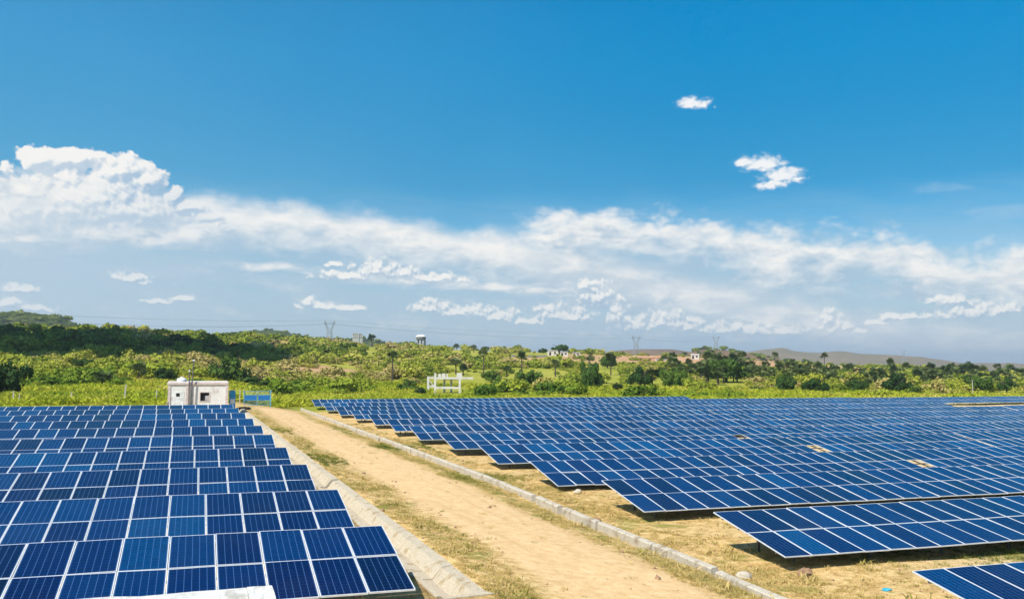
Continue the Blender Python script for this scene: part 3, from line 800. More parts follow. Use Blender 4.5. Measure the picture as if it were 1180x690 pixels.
# ------------------------------------------------------------------ hut, gate, cabinet, fence
def hut():
    Y = 94.0
    a = along(193.5, 466, Y); b_ = along(262, 466, Y)
    g = float(terr(a.x + 2, Y)) - .05
    Wd = b_.x - a.x; Hh = along(230, 440, Y).z - g
    o = thing('hut', 'small whitewashed flat roofed hut with pinkish weathered corners by the gate', 'hut', (a.x, Y, g), -.02)
    D = 4.2
    b = MB()
    wx0, wx1, wz0, wz1 = Wd * .53, Wd * .69, Hh * .42, Hh * .69
    b.box(0, wx0, 0, .2, 0, Hh); b.box(wx1, Wd, 0, .2, 0, Hh); b.box(wx0, wx1, 0, .2, 0, wz0); b.box(wx0, wx1, 0, .2, wz1, Hh)
    b.box(0, .2, .2, D, 0, Hh); b.box(Wd - .2, Wd, .2, D, 0, Hh); b.box(.2, Wd - .2, D - .2, D, 0, Hh)
    b.build('wall', M['white'], o)
    MB().box(.203, Wd - .203, .203, D - .203, Hh - .35, Hh - .2).build('roof', M['greyc'], o)
    pr_ = MB()
    for (x0, x1, y0, y1) in ((-.09, Wd + .09, -.09, .16), (-.09, Wd + .09, D - .16, D + .09), (-.09, .16, .162, D - .162), (Wd - .16, Wd + .09, .162, D - .162)):
        pr_.box(x0, x1, y0, y1, Hh - .3, Hh + .02)
    pr_.build('roof_band', M['pink'], o, bevel=.07)
    for x0, x1 in ((-.04, .2), (Wd * .29, Wd * .36), (Wd - .2, Wd + .04)):
        MB().box(x0, x1, -.05, -.003, 0, Hh - .31).build('pilaster', M['pink'], o)
    wf = MB()
    for q in ((wx0 - .06, wx1 + .06, wz1 - .03, wz1 + .05), (wx0 - .06, wx1 + .06, wz0 - .05, wz0 + .03)): wf.box(q[0], q[1], -.03, .1, q[2], q[3])
    for q in ((wx0 - .06, wx0 + .03), (wx1 - .03, wx1 + .06)): wf.box(q[0], q[1], -.028, .1, wz0 + .032, wz1 - .032)
    wnd = wf.build('window', M['pink'], o)
    MB().box(wx0, wx1, .16, .19, wz0, wz1).build('pane', M['dark'], wnd)
    MB().box(wx0 + (wx1 - wx0) * .55, wx1 - .04, .10, .14, wz0 + .08, wz0 + (wz1 - wz0) * .62).build('shutter', M['greyc'], wnd)
    dr = MB().box(Wd * .08, Wd * .26, -.03, -.004, .05, Hh * .72).build('door', M['plastic'], o)
    MB().box(Wd * .13, Wd * .19, -.045, -.032, Hh * .57, Hh * .67).build('vent', M['dark'], dr)
    tx = Wd * .22
    tk = thing('water_tank', 'round white water tank on the hut roof', 'water tank', (a.x + tx, Y + .9, g + Hh - .2))
    MB().lathe((0, 0, 0), [(.42, 0), (.45, .1), (.45, .42), (.36, .52), (.2, .58), (.1, .62)], 18).build('tank_body', M['plastic'], tk, smooth=False)
    MB().lathe((0, 0, .62), [(.14, 0), (.14, .05), (.05, .07)], 12).build('lid', M['plastic'], tk)
    mx = Wd * .385
    ms = thing('mast', 'tall thin metal mast with a lamp head in front of the hut', 'mast', (a.x + mx - .05, Y - .35, g))
    top = along(222, 416, Y - .35).z - g
    MB().tube([(0, 0, 0), (.06, 0, top * .5), (.17, 0, top)], [.07, .06, .05], 8).build('pole', M['steel'], ms)
    MB().box(.06, .3, -.1, .1, top, top + .12).build('lamp_head', M['plastic'], ms, bevel=.03)
    p2 = thing('vent_pipe', 'short grey pipe rising beside the mast at the hut', 'pipe', (a.x + mx - .22, Y - .25, g))
    t2 = along(219, 428, Y).z - g
    MB().tube([(0, 0, 0), (0, 0, t2)], .06, 8).build('pipe', M['steel'], p2)
    MB().tube([(0, 0, t2), (0, 0, t2 + .16)], [.085, .07], 8).build('cap', M['plastic'], p2)
    tag(MB().tube([(a.x - .02, Y - .1, g + 1.35), (a.x - .75, Y - .3, g - .1)], .022, 6).build('stay_rod', M['wood']), 'pale stay rod leaning against the left end of the hut', 'rod')
    dm = thing('drum', 'blue plastic drum on the ground at the left corner of the hut', 'drum', (a.x - .42, Y - .9, g))
    MB().lathe((0, 0, 0), [(.27, 0), (.3, .05), (.3, .3), (.31, .32), (.3, .35), (.3, .66), (.28, .72)], 16).build('drum_body', M['blue'], dm)
    MB().lathe((.1, 0, .72), [(.05, 0), (.05, .04)], 10).build('bung', M['dark'], dm)
    cb0 = along(262.8, 466, Y + .6); cb1 = along(270, 450, Y + .6)
    ww, hh = cb1.x - cb0.x, cb1.z - g
    cb = thing('cabinet', 'light blue metal cabinet standing at the right end of the hut', 'cabinet', (cb0.x + .12, Y + .6, g))
    MB().box(0, ww, 0, .5, .08, hh).build('body', M['lblue'], cb, bevel=.02)
    MB().box(.05, ww - .05, -.03, -.004, .15, hh - .08).build('door', M['lblue'], cb)
    MB().box(.08, ww - .08, -.045, -.032, hh * .45, hh * .65).build('door_panel', M['plastic'], cb)
    return a, Wd
hut()
def gate():
    Y = 114.0
    a = along(281, 464, Y); b_ = along(312, 450, Y)
    g = float(terr(a.x + 1, Y)); Wd = b_.x - a.x; Hh = b_.z - g
    o = thing('gate', 'blue double leaf metal gate with solid middle bands across the track end', 'gate', (a.x, Y, g))
    for k in (0, 1):
        x0, x1 = k * Wd / 2 + .05, (k + 1) * Wd / 2 - .03
        f = MB()
        f.box(x0, x0 + .05, -.02, .03, .08, Hh); f.box(x1 - .05, x1, -.02, .03, .08, Hh)
        for z in (.08, Hh * .36, Hh * .70, Hh - .05): f.box(x0 + .052, x1 - .052, -.018, .028, z, z + .05)
        lf = f.build('leaf', M['mesh'], o)
        MB().box(x0 + .054, x1 - .054, -.008, .012, Hh * .36 + .052, Hh * .70 - .002).build('band', M['blue'], lf)
        br = MB()
        for q in np.arange(x0 + .12, x1 - .06, .11):
            br.box(q, q + .02, -.005, .015, .13, Hh * .36 - .002); br.box(q, q + .02, -.005, .015, Hh * .70 + .052, Hh - .052)
        br.build('bars', M['mesh'], lf)
    for x in (-.05, Wd - .03): MB().box(x, x + .09, -.05, .05, -.2, Hh + .12).build('gate_post', M['mesh'], o)
gate()
def fence():
    Y = 116.0
    o = thing('fence', 'wire fence on pale posts behind the left panel rows', 'fence', (0, Y, .4))
    xs = [along(143, 455, Y).x, along(22, 460, Y).x, along(15, 460, Y).x, along(-60, 460, Y).x, along(82, 460, Y).x, along(180, 460, Y).x, along(276, 460, Y).x]
    hs = [2.15, 1.1, 1.5, 1.5, 1.4, 1.5, 1.6]
    for k, (x, h_) in enumerate(zip(xs, hs)):
        g = float(terr(x, Y)) - .4
        MB().bar((x, 0, g - .3), (x + (.16 if k == 0 else .03), 0, g + h_), .16 if k == 0 else .11).build('fence_post', M['wood'], o)
    for z in (.5, .95, 1.35):
        MB().tube([(min(xs), .08, z + .15), (max(xs), .08, z + .1)], .012, 4).build('wire', M['steel'], o)
fence()
h_, dd = hit(281, 472)
def lump(name, p, r, material, label, cat, sq=(1, 1, .7), seed=0, group=None):
    rg = np.random.default_rng(seed); b = MB(); n, k = 10, 7
    vs = []; fs = []
    for i in range(k + 1):
        th = math.pi * i / k
        for j in range(n):
            ph = 2 * math.pi * j / n; rr = r * (1 + rg.normal(0, .12))
            vs.append((sq[0] * rr * math.sin(th) * math.cos(ph), sq[1] * rr * math.sin(th) * math.sin(ph), sq[2] * rr * math.cos(th) + r * sq[2] * .55))
    for i in range(k):
        for j in range(n): fs.append((i * n + j, (i + 1) * n + j, (i + 1) * n + (j + 1) % n, i * n + (j + 1) % n))
    b.poly(vs, fs)
    ob = b.build(name, material, None, tuple(p))
    return tag(ob, label, cat, group)
lump('cable_heap', h_, .36, M['log'], 'black elongated heap lying on the ground at the far end of the drain', 'heap', (2.2, .9, .5), 3)
for (px, py, r, mt, lb, sd_) in ((857, 668, .20, 'stone', 'pale boulder lying just behind the near end of the kerb wall', 1),
                                 (928, 667, .21, 'bstone', 'brown stone on dry ground in front of the second right panel row', 2),
                                 (688, 601, .15, 'bstone', 'small reddish stone by the broken kerb gap', 5),
                                 (666, 568, .17, 'stone', 'pale stone under the edge of the third right panel row', 6),
                                 (318, 466, .5, 'bstone', 'reddish stone on the ground to the right of the blue gate', 7)):
    p, dd = hit(px, py); lump('stone', p, r, M[mt], lb, 'stone', (1.25, 1, .75), sd_)
p, dd = hit(1022, 684); lump('plastic_bag', p, .12, M['litter'], 'crumpled bright blue plastic bag on the dry ground', 'litter', (1.5, .8, .35), 9)
p, dd = hit(472, 648); lump('plastic_bag', p, .17, M['wlitter'], 'pale crumpled bag between the front left panel row and the drain', 'litter', (1.3, .9, .7), 10)

# ------------------------------------------------------------------ structures on the hillside
def frame_structure():
    p, dd = hit(515, 453)
    k = dd / FPX
    o = thing('pump_structure', 'open white concrete structure of columns and beams in the scrub', 'structure', tuple(p), -math.atan2(p[0], p[1]))
    def X(px): return (px - 515) * k
    def Z(py): return (453 - py) * k
    w_ = .42
    for px, top, y in ((493.5, 434, 0), (501.5, 430, 0), (512, 437, 2.4), (520, 437, 2.4), (529.5, 436, 0)):
        MB().box(X(px) - w_ / 2, X(px) + w_ / 2, y, y + w_, -.5, Z(top)).build('column', M['lime'], o)
    for (a, b_, py, y) in ((494.9, 500.1, 436, .03), (494.9, 500.1, 446, .03), (502.9, 545, 436.5, .03), (502.9, 528, 447.5, .03), (512, 530, 437.5, 2.43)):
        MB().box(X(a), X(b_), y, y + .36, Z(py) - .1, Z(py) + .3).build('beam', M['lime'], o)
    MB().bar((X(495), .2, Z(439)), (X(501), .2, Z(446)), .2).build('brace', M['cream'], o)
    MB().box(X(503), X(530), .4, 2.42, Z(436.5) + .02, Z(436.5) + .2).build('slab', M['white'], o)
    for a, b_, t_ in ((505, 508, 431), (509, 513, 430.5), (514, 516, 431), (526, 532, 430)):
        MB().box(X(a), X(b_), .05, .6, Z(436.5) + .303, Z(t_)).build('block', M['lime'], o)
frame_structure()
def dist_thing(px, py, r):
    d = ray(px, py); hd = math.hypot(d.x, d.y)
    return Vector((d.x / hd * r, d.y / hd * r, H + d.z / hd * r)), r / FPX
def water_tower():
    p, k = dist_thing(485, 400, 640)
    o = thing('water_tower', 'white overhead water tank on concrete columns on the skyline', 'water tower', (p.x, p.y, p.z - 2))
    hb = 2 + 8 * k; n = 8
    for j in range(n):
        a = 2 * math.pi * (j + .5) / n
        MB().bar((3.1 * math.cos(a), 3.1 * math.sin(a), 0), (2.9 * math.cos(a), 2.9 * math.sin(a), hb), .7).build('column', M['greyc'], o)
    MB().lathe((0, 0, hb * .6), [(3.3, 0), (3.3, .4), (2.5, .4), (2.5, 0)], 16).build('ring_beam', M['greyc'], o)
    MB().lathe((0, 0, hb), [(2.6, 0), (3.3, .7), (3.3, 2.2)], 20).build('tank', M['dgrey'], o)
    MB().lathe((0, 0, hb + 2.2), [(3.6, 0), (3.6, .3), (3.0, .9), (1.8, 1.4), (.5, 1.6)], 20).build('dome', M['white'], o)
water_tower()
def block():
    p, k = dist_thing(412, 394, 900)
    o = thing('building', 'grey unfinished building block on the skyline beside a palm', 'building', (p.x, p.y, p.z - 4), -math.atan2(p.x, p.y))
    X0, X1, Ht = -5.6 * k, 5.6 * k, 4 + 10 * k
    MB().box(X0, X1 * .3, 0, 6, 0, Ht).build('wall', M['greyc'], o)
    MB().box(X1 * .3 + .02, X1, .6, 6, 0, Ht * .96).build('wing', M['greyc'], o)
    for fl in (.62, .84):
        for q in (-.8, -.5, -.15, .45, .75):
            MB().box(X1 * q, X1 * q + .13 * X1, -.03 if q < .3 else .57, .2 if q < .3 else .8, Ht * fl, Ht * (fl + .11)).build('window', M['dark'], o)
block()
def house(px, py, wpx, hpx, label, roof, name='house', nopen=2):
    p, dd = hit(px, py); k = dd / FPX
    o = thing(name, label, 'house', tuple(p), -math.atan2(p[0], p[1]))
    Wd, Hh = wpx * k, hpx * k; D = max(3, Wd * .5)
    MB().box(-Wd / 2, Wd / 2, 0, D, -1.5, Hh).build('wall', M['cream'], o)
    MB().box(-Wd / 2 - .2, Wd / 2 + .2, -.2, D + .2, Hh + .003, Hh + .3).build('roof', M[roof], o)
    for i in range(nopen):
        x = -Wd / 2 + Wd * (i + .55) / (nopen + .2)
        MB().box(x - .45, x + .45, -.04, .1, Hh * .1 if i == 0 else Hh * .4, Hh * .78).build('door' if i == 0 else 'window', M['dark'], o)
house(637, 410, 12, 6, 'small white house under the dark tree on the skyline', 'greyc')
house(650, 410.5, 9, 5, 'low pale shed right of the small white house', 'greyc')
house(664, 410.5, 9, 4, 'low ruined shed at the right end of the shed row', 'greyc')
house(801, 414, 9, 5.5, 'white house with a pale roof by the red earth and palms', 'plastic')
def long_wall(px0, px1, py, hpx, label, mt):
    a, d1 = hit(px0, py); b_, d2 = hit(px1, py)
    n = 8; vs = []
    b = MB()
    o = thing('boundary_wall', label, 'wall', tuple(a))
    hh = hpx * d1 / FPX
    prev = None
    for i in range(n + 1):
        q = a + (b_ - a) * i / n; z = float(terr(q[0], q[1])) - a[2]
        cur = (q[0] - a[0], q[1] - a[1], z)
        if prev is not None:
            b.hexa([(prev[0], prev[1], prev[2] - 1), (cur[0], cur[1], cur[2] - 1), (cur[0], cur[1] + .5, cur[2] - 1), (prev[0], prev[1] + .5, prev[2] - 1),
                    (prev[0], prev[1], prev[2] + hh), (cur[0], cur[1], cur[2] + hh), (cur[0], cur[1] + .5, cur[2] + hh), (prev[0], prev[1] + .5, prev[2] + hh)])
        prev = cur
    b.build('masonry', M[mt], o)
long_wall(590, 630, 411, 2.2, 'long low white wall left of the small white house', 'white')
long_wall(756, 780, 415.5, 2, 'low pale wall on the red earth clearing left of the palms', 'white')
long_wall(735, 776, 414, 2.2, 'long dark brick wall above the clearing on the ridge', 'brick')
p, dd = hit(1121, 457)
o = thing('lamp_pole', 'thin pale pole standing behind the far right panels', 'pole', tuple(p))
MB().tube([(0, 0, -.3), (0, 0, 17 * dd / FPX)], [.08, .06], 8).build('pole', M['wood'], o)
MB().box(-.2, .08, -.08, .08, 17 * dd / FPX, 17 * dd / FPX + .1).build('head', M['wood'], o)

# pylons and power lines
def pylon(px, ptop, ht, r, label):
    p, k = dist_thing(px, ptop, r)
    zb = p.z - ht
    o = thing('pylon', label, 'pylon', (p.x, p.y, zb), -math.atan2(p.x, p.y) + .25)
    b = MB(); t_ = .3
    wz = ht * .72; hw0, hw1 = ht * .14, ht * .05
    levels = np.linspace(0, 1, 6)
    def corner(q, i):
        hw = hw0 + (hw1 - hw0) * q
        return Vector(((hw, hw, wz * q), (-hw, hw, wz * q), (-hw, -hw, wz * q), (hw, -hw, wz * q))[i])
    for i in range(4):
        b.bar(corner(0, i), corner(1, i), t_)
        for a, c2 in zip(levels[:-1], levels[1:]):
            b.bar(corner(a, i), corner(c2, (i + 1) % 4), t_ * .5); b.bar(corner(a, (i + 1) % 4), corner(c2, i), t_ * .5)
            b.bar(corner(c2, i), corner(c2, (i + 1) % 4), t_ * .5)
    b.build('tower_body', M['far_steel'], o)
    b = MB(); arms = ht * .125; z1 = ht * .91
    for s in (-1, 1):
        for y in (-hw1, hw1):
            b.bar((s * hw1, y, wz), (s * arms, y * .6, z1), t_); b.bar((0, y, wz + .3), (s * arms * .8, y * .6, z1), t_ * .6)
            b.bar((s * hw1 * 1.8, y, wz + (z1 - wz) * .35), (s * arms * .35, y, wz + (z1 - wz) * .45), t_ * .5)
            b.bar((s * arms * .75, y * .6, z1), (s * arms * 1.15, 0, ht), t_ * .8)
        b.bar((s * arms, 0, z1), (s * arms * 1.15, 0, ht), t_ * .8)
    b.build('fork', M['far_steel'], o)
    b = MB()
    for y in (-.5, .5): b.bar((-arms * 1.4, 0, z1), (arms * 1.4, 0, z1 + .01), t_ * .8); b.bar((-arms * 1.0, y, z1 + 1.2), (arms * 1.0, y, z1 + 1.2), t_ * .6)
    for s in (-1, 1): b.bar((s * arms * 1.4, 0, z1), (s * arms * .9, 0, z1 + 1.2), t_ * .6)
    b.build('crossarm', M['far_steel'], o)
    Rm = Matrix.Rotation(o.rotation_euler.z, 3, 'Z')
    base_ = Vector((p.x, p.y, zb))
    return [base_ + Rm @ Vector(q) for q in ((-arms * 1.38, 0, z1 - .1), (0, 0, z1 - .1), (arms * 1.38, 0, z1 - .1), (-arms * 1.15, 0, ht), (arms * 1.15, 0, ht))]
pA = pylon(380, 369, 34, 900, 'grey lattice pylon on the skyline left of the unfinished building')
pB = pylon(733, 386.5, 34, 1150, 'grey lattice pylon standing in front of the brown hill')
pC = pylon(825, 387, 34, 1500, 'faint lattice pylon above the reddish mound')
pD = pylon(1041, 402, 36, 2600, 'faintest lattice pylon in front of the far hills at right')
q0, _ = dist_thing(-60, 364, 640)
pO = [Vector((q0.x, q0.y, q0.z)) + Vector(v) for v in ((-6, 0, 0), (0, 0, 0), (6, 3, 0), (-4, 0, 4), (4, 2, 4))]
for (A, B, nm) in ((pO, pA, 'from the left frame edge to the nearest pylon'), (pA, pB, 'between the nearest pylon and the brown hill pylon'), (pB, pC, 'between the brown hill pylon and the faint one')):
    for j in range(5):
        a, b_ = A[j], B[j]
        sag = (b_ - a).length * (.012 if j < 3 else .008)
        pts = [a + (b_ - a) * (i / 24) - Vector((0, 0, sag * 4 * (i / 24) * (1 - i / 24))) for i in range(25)]
        tag(MB().tube(pts, .045, 4).build('power_line', M['far_steel']), f'thin grey power line wire {nm}', 'power line', 'power line wires ' + nm)

# ------------------------------------------------------------------ vegetation
def leaf_cloud(n, size, rg, clumps=7, flat=.75, el=1.5, inner=.55, spread=.7, rr=(.2, .46)):
    """diamond leaves on the skins of several clumps; radius about 1, standing on z=0"""
    cs = []
    for i in range(clumps):
        a = rg.uniform(0, 2 * np.pi); d = np.sqrt(rg.uniform(0, 1)) * spread
        cs.append((d * np.cos(a), d * np.sin(a), flat * rg.uniform(.3, 1.0) * (1 - .4 * d), rg.uniform(*rr)))
    cs = np.array(cs)
    k = rg.integers(0, clumps, n)
    dirs = rg.normal(size=(n, 3)); dirs[:, 2] = dirs[:, 2] + .25; dirs /= np.linalg.norm(dirs, axis=1)[:, None]
    rad = cs[k, 3] * (inner + (1.08 - inner) * rg.uniform(0, 1, n) ** .5)
    c = cs[k, :3] + dirs * rad[:, None] * np.array([1, 1, .85])
    low = c[:, 2] < .02
    c[low, 2] = rg.uniform(.02, .3, low.sum())
    nrm = dirs + rg.normal(0, .38, (n, 3)); nrm /= np.linalg.norm(nrm, axis=1)[:, None]
    tv = np.cross(nrm, rg.normal(size=(n, 3))); tv /= np.linalg.norm(tv, axis=1)[:, None]
    bv = np.cross(nrm, tv)
    s = size * rg.uniform(.6, 1.35, n)[:, None]
    V_ = np.stack([c + tv * s * el * .5, c + bv * s * .5, c - tv * s * el * .5, c - bv * s * .5], 1)
    return V_.reshape(-1, 3)
def scatter_mesh(name, protos, pos, sc, tint, material, label=None):
    Vs = []; Ts = []
    for i in range(len(pos)):
        pv = protos[i % len(protos)]
        a = rng.uniform(0, 2 * np.pi); c, s = np.cos(a), np.sin(a)
        q = pv * sc[i]
        q = np.stack([q[:, 0] * c - q[:, 1] * s, q[:, 0] * s + q[:, 1] * c, q[:, 2]], 1) + pos[i]
        Vs.append(q.astype(np.float32)); Ts.append(np.full(len(pv) // 4, tint[i], np.float32))
    Vs = np.concatenate(Vs); Ts = np.concatenate(Ts)
    me = np_mesh(name, Vs, np.arange(len(Vs)).reshape(-1, 4), material, {'tint': Ts})
    o = link(name, me)
    return tag(o, label, None, None, 'stuff')
proto_far = [leaf_cloud(190, .22, rng, 8, .8) for _ in range(8)]
proto_near = [leaf_cloud(560, .125, rng, 12, .8) for _ in range(6)]

def px_of(X, Y, Z):
    P_ = np.stack([X, Y, Z - H], -1)
    a = P_ @ np.array(Fv); x = FPX * (P_ @ np.array(Rv)) / a; y = -FPX * (P_ @ np.array(Uv)) / a
    c, s = math.cos(ROLL), math.sin(ROLL)
    return 590 + c * x - s * y, 345 + s * x + c * y
CL = [(np.array(hit(px, py)[0]), px, py, sx_) for (px, py, sx_, a, b_) in CLEARINGS]
def clearing(px, py):
    m_ = np.zeros(px.shape, bool)
    for (cx, cyy, sx_, dpt, k) in CLEARINGS:
        m_ |= ((px - cx) / (sx_ * .9)) ** 2 + ((py - cyy) / 7) ** 2 < 1
    return m_
TREES = [(260, 441, 407, 42, 'large dark round tree rising behind the hut roof'),
         (2, 457, 416, 44, 'big dark tree at the left edge behind the fence'),
         (645, 408, 395, 22, 'dense dark tree above the small white house'),
         (626, 407, 401, 12, 'small dark tree left of the small white house'),
         (680, 448, 411, 27, 'tall dark double crowned tree in the middle of the scrub'),
         (738, 446, 420, 30, 'wide dark tree right of the tall double crowned tree'),
         (776, 448, 420, 26, 'dark tree at the left end of the palm thicket'),
         (837, 440, 410, 42, 'dark wide tree inside the palm thicket'),
         (906, 452, 432, 28, 'rounded dark tree at the edge of the yellow grass'),
         (940, 454, 434, 24, 'dark tree just right of the rounded tree by the grass'),
         (1034, 453, 431, 32, 'broad dark tree in front of the grey palms at right'),
         (1128, 452, 432, 24, 'dark tree behind the thin pale pole'),
         (608, 446, 424, 34, 'dark green bushy tree right of the white structure'),
         (566, 440, 426, 22, 'low dark bushy tree under the tall palm right of the structure'),
         (484, 456, 444, 14, 'dark bush tree at the left foot of the white structure'),
         (470, 452, 436, 24, 'low green bush tree right of the lone palm'),
         (95, 424, 412, 20, 'low dark bush tree on the left hillside'),
         (38, 384, 372, 13, 'round dark tree on the left skyline'),
         (188, 440, 424, 22, 'dark bush tree left of the hut on the slope'),
         (290, 446, 432, 36, 'bright leafy low tree behind the gate'),
         (1160, 452, 434, 20, 'dark tree near the right edge behind the panels'),
         (700, 424, 408, 20, 'dark tree on the slope above the wide dark tree'),
         (990, 452, 436, 22, 'dark low tree between the grass edge and grey palms'),
         (560, 404, 399, 12, 'small dark tree on the middle skyline')]
PALMS = [(428, 397, 387, 11, 'palm with dense round crown on the skyline beside the grey building'),
         (452, 441, 410, 16, 'lone tall palm with a thin leaning trunk on the open slope'),
         (557, 433, 406, 14, 'tall thin palm standing right of the white structure'),
         (546, 406, 400, 8, 'small palm on the ridge above the tall thin palm'),
         (584, 443, 426, 14, 'palm with bare trunk left of the dark bushy tree'),
         (601, 430, 409, 12, 'palm rising behind the dark bushy tree'),
         (640, 434, 419, 13, 'palm with shaggy trunk left of the double crowned tree'),
         (525, 431, 418, 17, 'large crowned palm directly behind the white structure'),
         (534, 433, 424, 12, 'small palm beside the large crowned one behind the structure'),
         (160, 440, 427, 20, 'palm with wide dark crown on the left slope'),
         (118, 449, 437, 23, 'squat young palm with round crown behind the left fence'),
         (648, 398, 394, 5, 'tiny palm head above the dark tree on the skyline'),
         (526, 400, 396, 8, 'little palm on the skyline right of the water tower'),
         (680, 424, 414, 15, 'palm head rising out of the double crowned tree'),
         (704, 432, 412, 15, 'palm on the left of the thicket near the wide dark tree'),
         (752, 446, 432, 20, 'broad young palm in front of the wide dark tree'),
         (712, 453, 447, 16, 'young stemless palm on the yellow grass below the trees'),
         (1026, 432, 418, 10, 'slender palm standing alone above the grey palms'),
         (934, 431, 420, 9, 'thin palm on the red earth slope'),
         (950, 424, 411, 11, 'slender palm on the ridge right of the red earth'),
         (893, 417, 409, 9, 'small dark palm on the red earth ridge')]
# hillside scrub
N = 54000
az = np.radians(rng.uniform(-13, 54, N))
r = np.sqrt(rng.uniform(165 ** 2, 680 ** 2, N))
X, Y = r * np.sin(az), r * np.cos(az)
Z = terr(X, Y)
px, py = px_of(X, Y, Z)
dens = .5 + .5 * bump(X, Y, 19, .3) * .7 + .3 * bump(X, Y, 7, 1.1)
leftness = np.clip((620 - px) / 500, 0, 1)
grove = (px > 770) & (py > 418) & (py < 452)
keep = dens + .45 * leftness - .05 * grove + .12 * (px > 560) > rng.uniform(.25, 1.25, N)
keep &= ~(clearing(px, py) & (rng.uniform(0, 1, N) < .93))
keep &= ~((np.abs(px - 517) < 30) & (py > 436) & (py < 460))
for (x, yb, yt, wpx, lab) in TREES + PALMS:
    keep &= ~((np.abs(px - x) < wpx * .5 + 4) & (py > yb - 2) & (py < yb + 10))
keep &= ~((X > 12) & (Y < 142 - .03 * X))
keep &= r < ridge_r(np.degrees(az)) + 40
X, Y, Z, px, py, r, dens, leftness = [a[keep] for a in (X, Y, Z, px, py, r, dens, leftness)]
n = len(X)
size = rng.lognormal(math.log(1.45), .40, n) * np.interp(px, [0, 500, 700, 1180], [1.15, 1.0, .85, .95])
size = np.clip(size, .7, 4.2)
sc = np.stack([size * rng.uniform(.9, 1.4, n), size * rng.uniform(.9, 1.4, n), size * rng.uniform(.75, 1.15, n)], -1)
tint = .68 + .19 * bump(X, Y, 31, 1.5) + rng.normal(0, .15, n)
painted_shade = np.exp(-((py - np.interp(px, [0, 200, 330], [402, 404, 408])) / 8) ** 2) * np.clip((360 - px) / 160, 0, 1)  # cloud shadow on the left slope, painted in as darker scrub tint
tint = tint - .18 * painted_shade - .06 * leftness + .16 * ((py > 412) & (px < 480)) - .10 * ((py < 404) & (px < 330)) + .06 * (px > 560)
tint = np.where(rng.uniform(0, 1, n) < .045, rng.uniform(.9, 1.05, n), tint)
tint = np.where((px > 600) & (py > 414) & (rng.uniform(0, 1, n) < .35), tint - rng.uniform(.1, .35, n), tint)
order = np.argsort(r)
inview = (px[order] > -10) & (px[order] < 1190)
near_ids = order[inview][:260]
rest = np.setdiff1d(np.arange(n), near_ids)
far_m = r[rest] > 300
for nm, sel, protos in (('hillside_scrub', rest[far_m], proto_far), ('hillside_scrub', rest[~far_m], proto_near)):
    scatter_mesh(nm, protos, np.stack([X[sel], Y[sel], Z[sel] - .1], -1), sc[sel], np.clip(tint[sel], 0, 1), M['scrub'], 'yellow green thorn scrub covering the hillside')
for Vv, cnt in ((HILLV[0], 1700), (HILLV[1], 1300), (HILLV[3], 500)):
    a, b_ = Vv.shape[0], Vv.shape[1]
    i = rng.integers(1, a * .6, cnt); j = rng.integers(0, b_ - 1, cnt); f1, f2 = rng.uniform(0, 1, (2, cnt, 1))
    pp = Vv[i, j] * (1 - f1) * (1 - f2) + Vv[i + 1, j] * f1 * (1 - f2) + Vv[i, j + 1] * (1 - f1) * f2 + Vv[i + 1, j + 1] * f1 * f2
    sz = rng.lognormal(math.log(2.6), .4, cnt)
    scatter_mesh('hill_scrub', proto_far, pp - [0, 0, .3], np.stack([sz, sz, sz * .9], -1), np.clip(rng.normal(.42, .16, cnt), 0, 1), M['scrub'], 'dark green scrub on the far hill')
def quad_mesh(name, V_, material):
    return np_mesh(name, V_, np.arange(len(V_)).reshape(-1, 4), material)
# nearest shrubs as single things
SHR = [quad_mesh('foliage', leaf_cloud(700, .125, rng, 10, .8), M['shrub']) for _ in range(5)]
STEM = MB()
for a in range(5):
    d = a * 1.26
    STEM.tube([(0, 0, -.1), (.18 * math.cos(d), .18 * math.sin(d), .25), (.4 * math.cos(d), .4 * math.sin(d), .6)], [.035, .025, .012], 5)
STEM_ME = STEM.mesh('stem', M['trunk'])
for i, q in enumerate(near_ids):
    side = 'left of the gate' if px[q] < 300 else ('behind the right panel rows' if px[q] > 360 else 'near the gate')
    o = tag(link('shrub', None, None, (X[q], Y[q], Z[q] - .05), (0, 0, random.uniform(0, 6.28)), tuple(sc[q])),
            f'yellow green bushy shrub in the scrub {side}', 'shrub', f'shrubs at the foot of the hillside {side}')
    link('foliage', SHR[i % 5], o); link('stem', STEM_ME, o)
# tall grass behind the field
def grass_proto(n, rg, wide=1.0):
    c = rg.normal(0, .42, (n, 3)); c[:, 2] = 0
    h_ = rg.uniform(.3, 1.0, n); lean = rg.normal(0, .4, (n, 2)); a = rg.uniform(0, np.pi, n); wv = rg.uniform(.025, .06, n) * wide
    dx_ = np.stack([np.cos(a) * wv, np.sin(a) * wv, np.zeros(n)], 1)
    t1 = c + np.stack([lean[:, 0], lean[:, 1], h_], 1)
    mid = c + np.stack([lean[:, 0] * .4, lean[:, 1] * .4, h_ * .55], 1)
    return np.stack([c - dx_ * .6, mid + dx_, t1, mid - dx_], 1).reshape(-1, 3)
gp = [grass_proto(110, rng, 1.3) for _ in range(6)]
N = 16000
az = np.radians(rng.uniform(-13, 53, N)); r = np.sqrt(rng.uniform(86 ** 2, 215 ** 2, N))
X2, Y2 = r * np.sin(az), r * np.cos(az)
p2, q2 = px_of(X2, Y2, terr(X2, Y2))
fieldY = np.where(X2 < -1.5, 89.5,  np.where(X2 < 13, 116.5, np.where(X2 < 78, 137 - X2 * .02, 127)))
keep = (Y2 > fieldY) & (rng.uniform(0, 1, N) < np.clip(1.15 - (r - 130) / 120, .2, 1))
keep &= ~((X2 > 6) & (X2 < 15) & (Y2 < 121))
keep &= ~((np.abs(p2 - 517) < 28) & (q2 > 445) & (q2 < 458))
X2, Y2 = X2[keep], Y2[keep]; n = len(X2)
sz = rng.uniform(.7, 1.5, n)
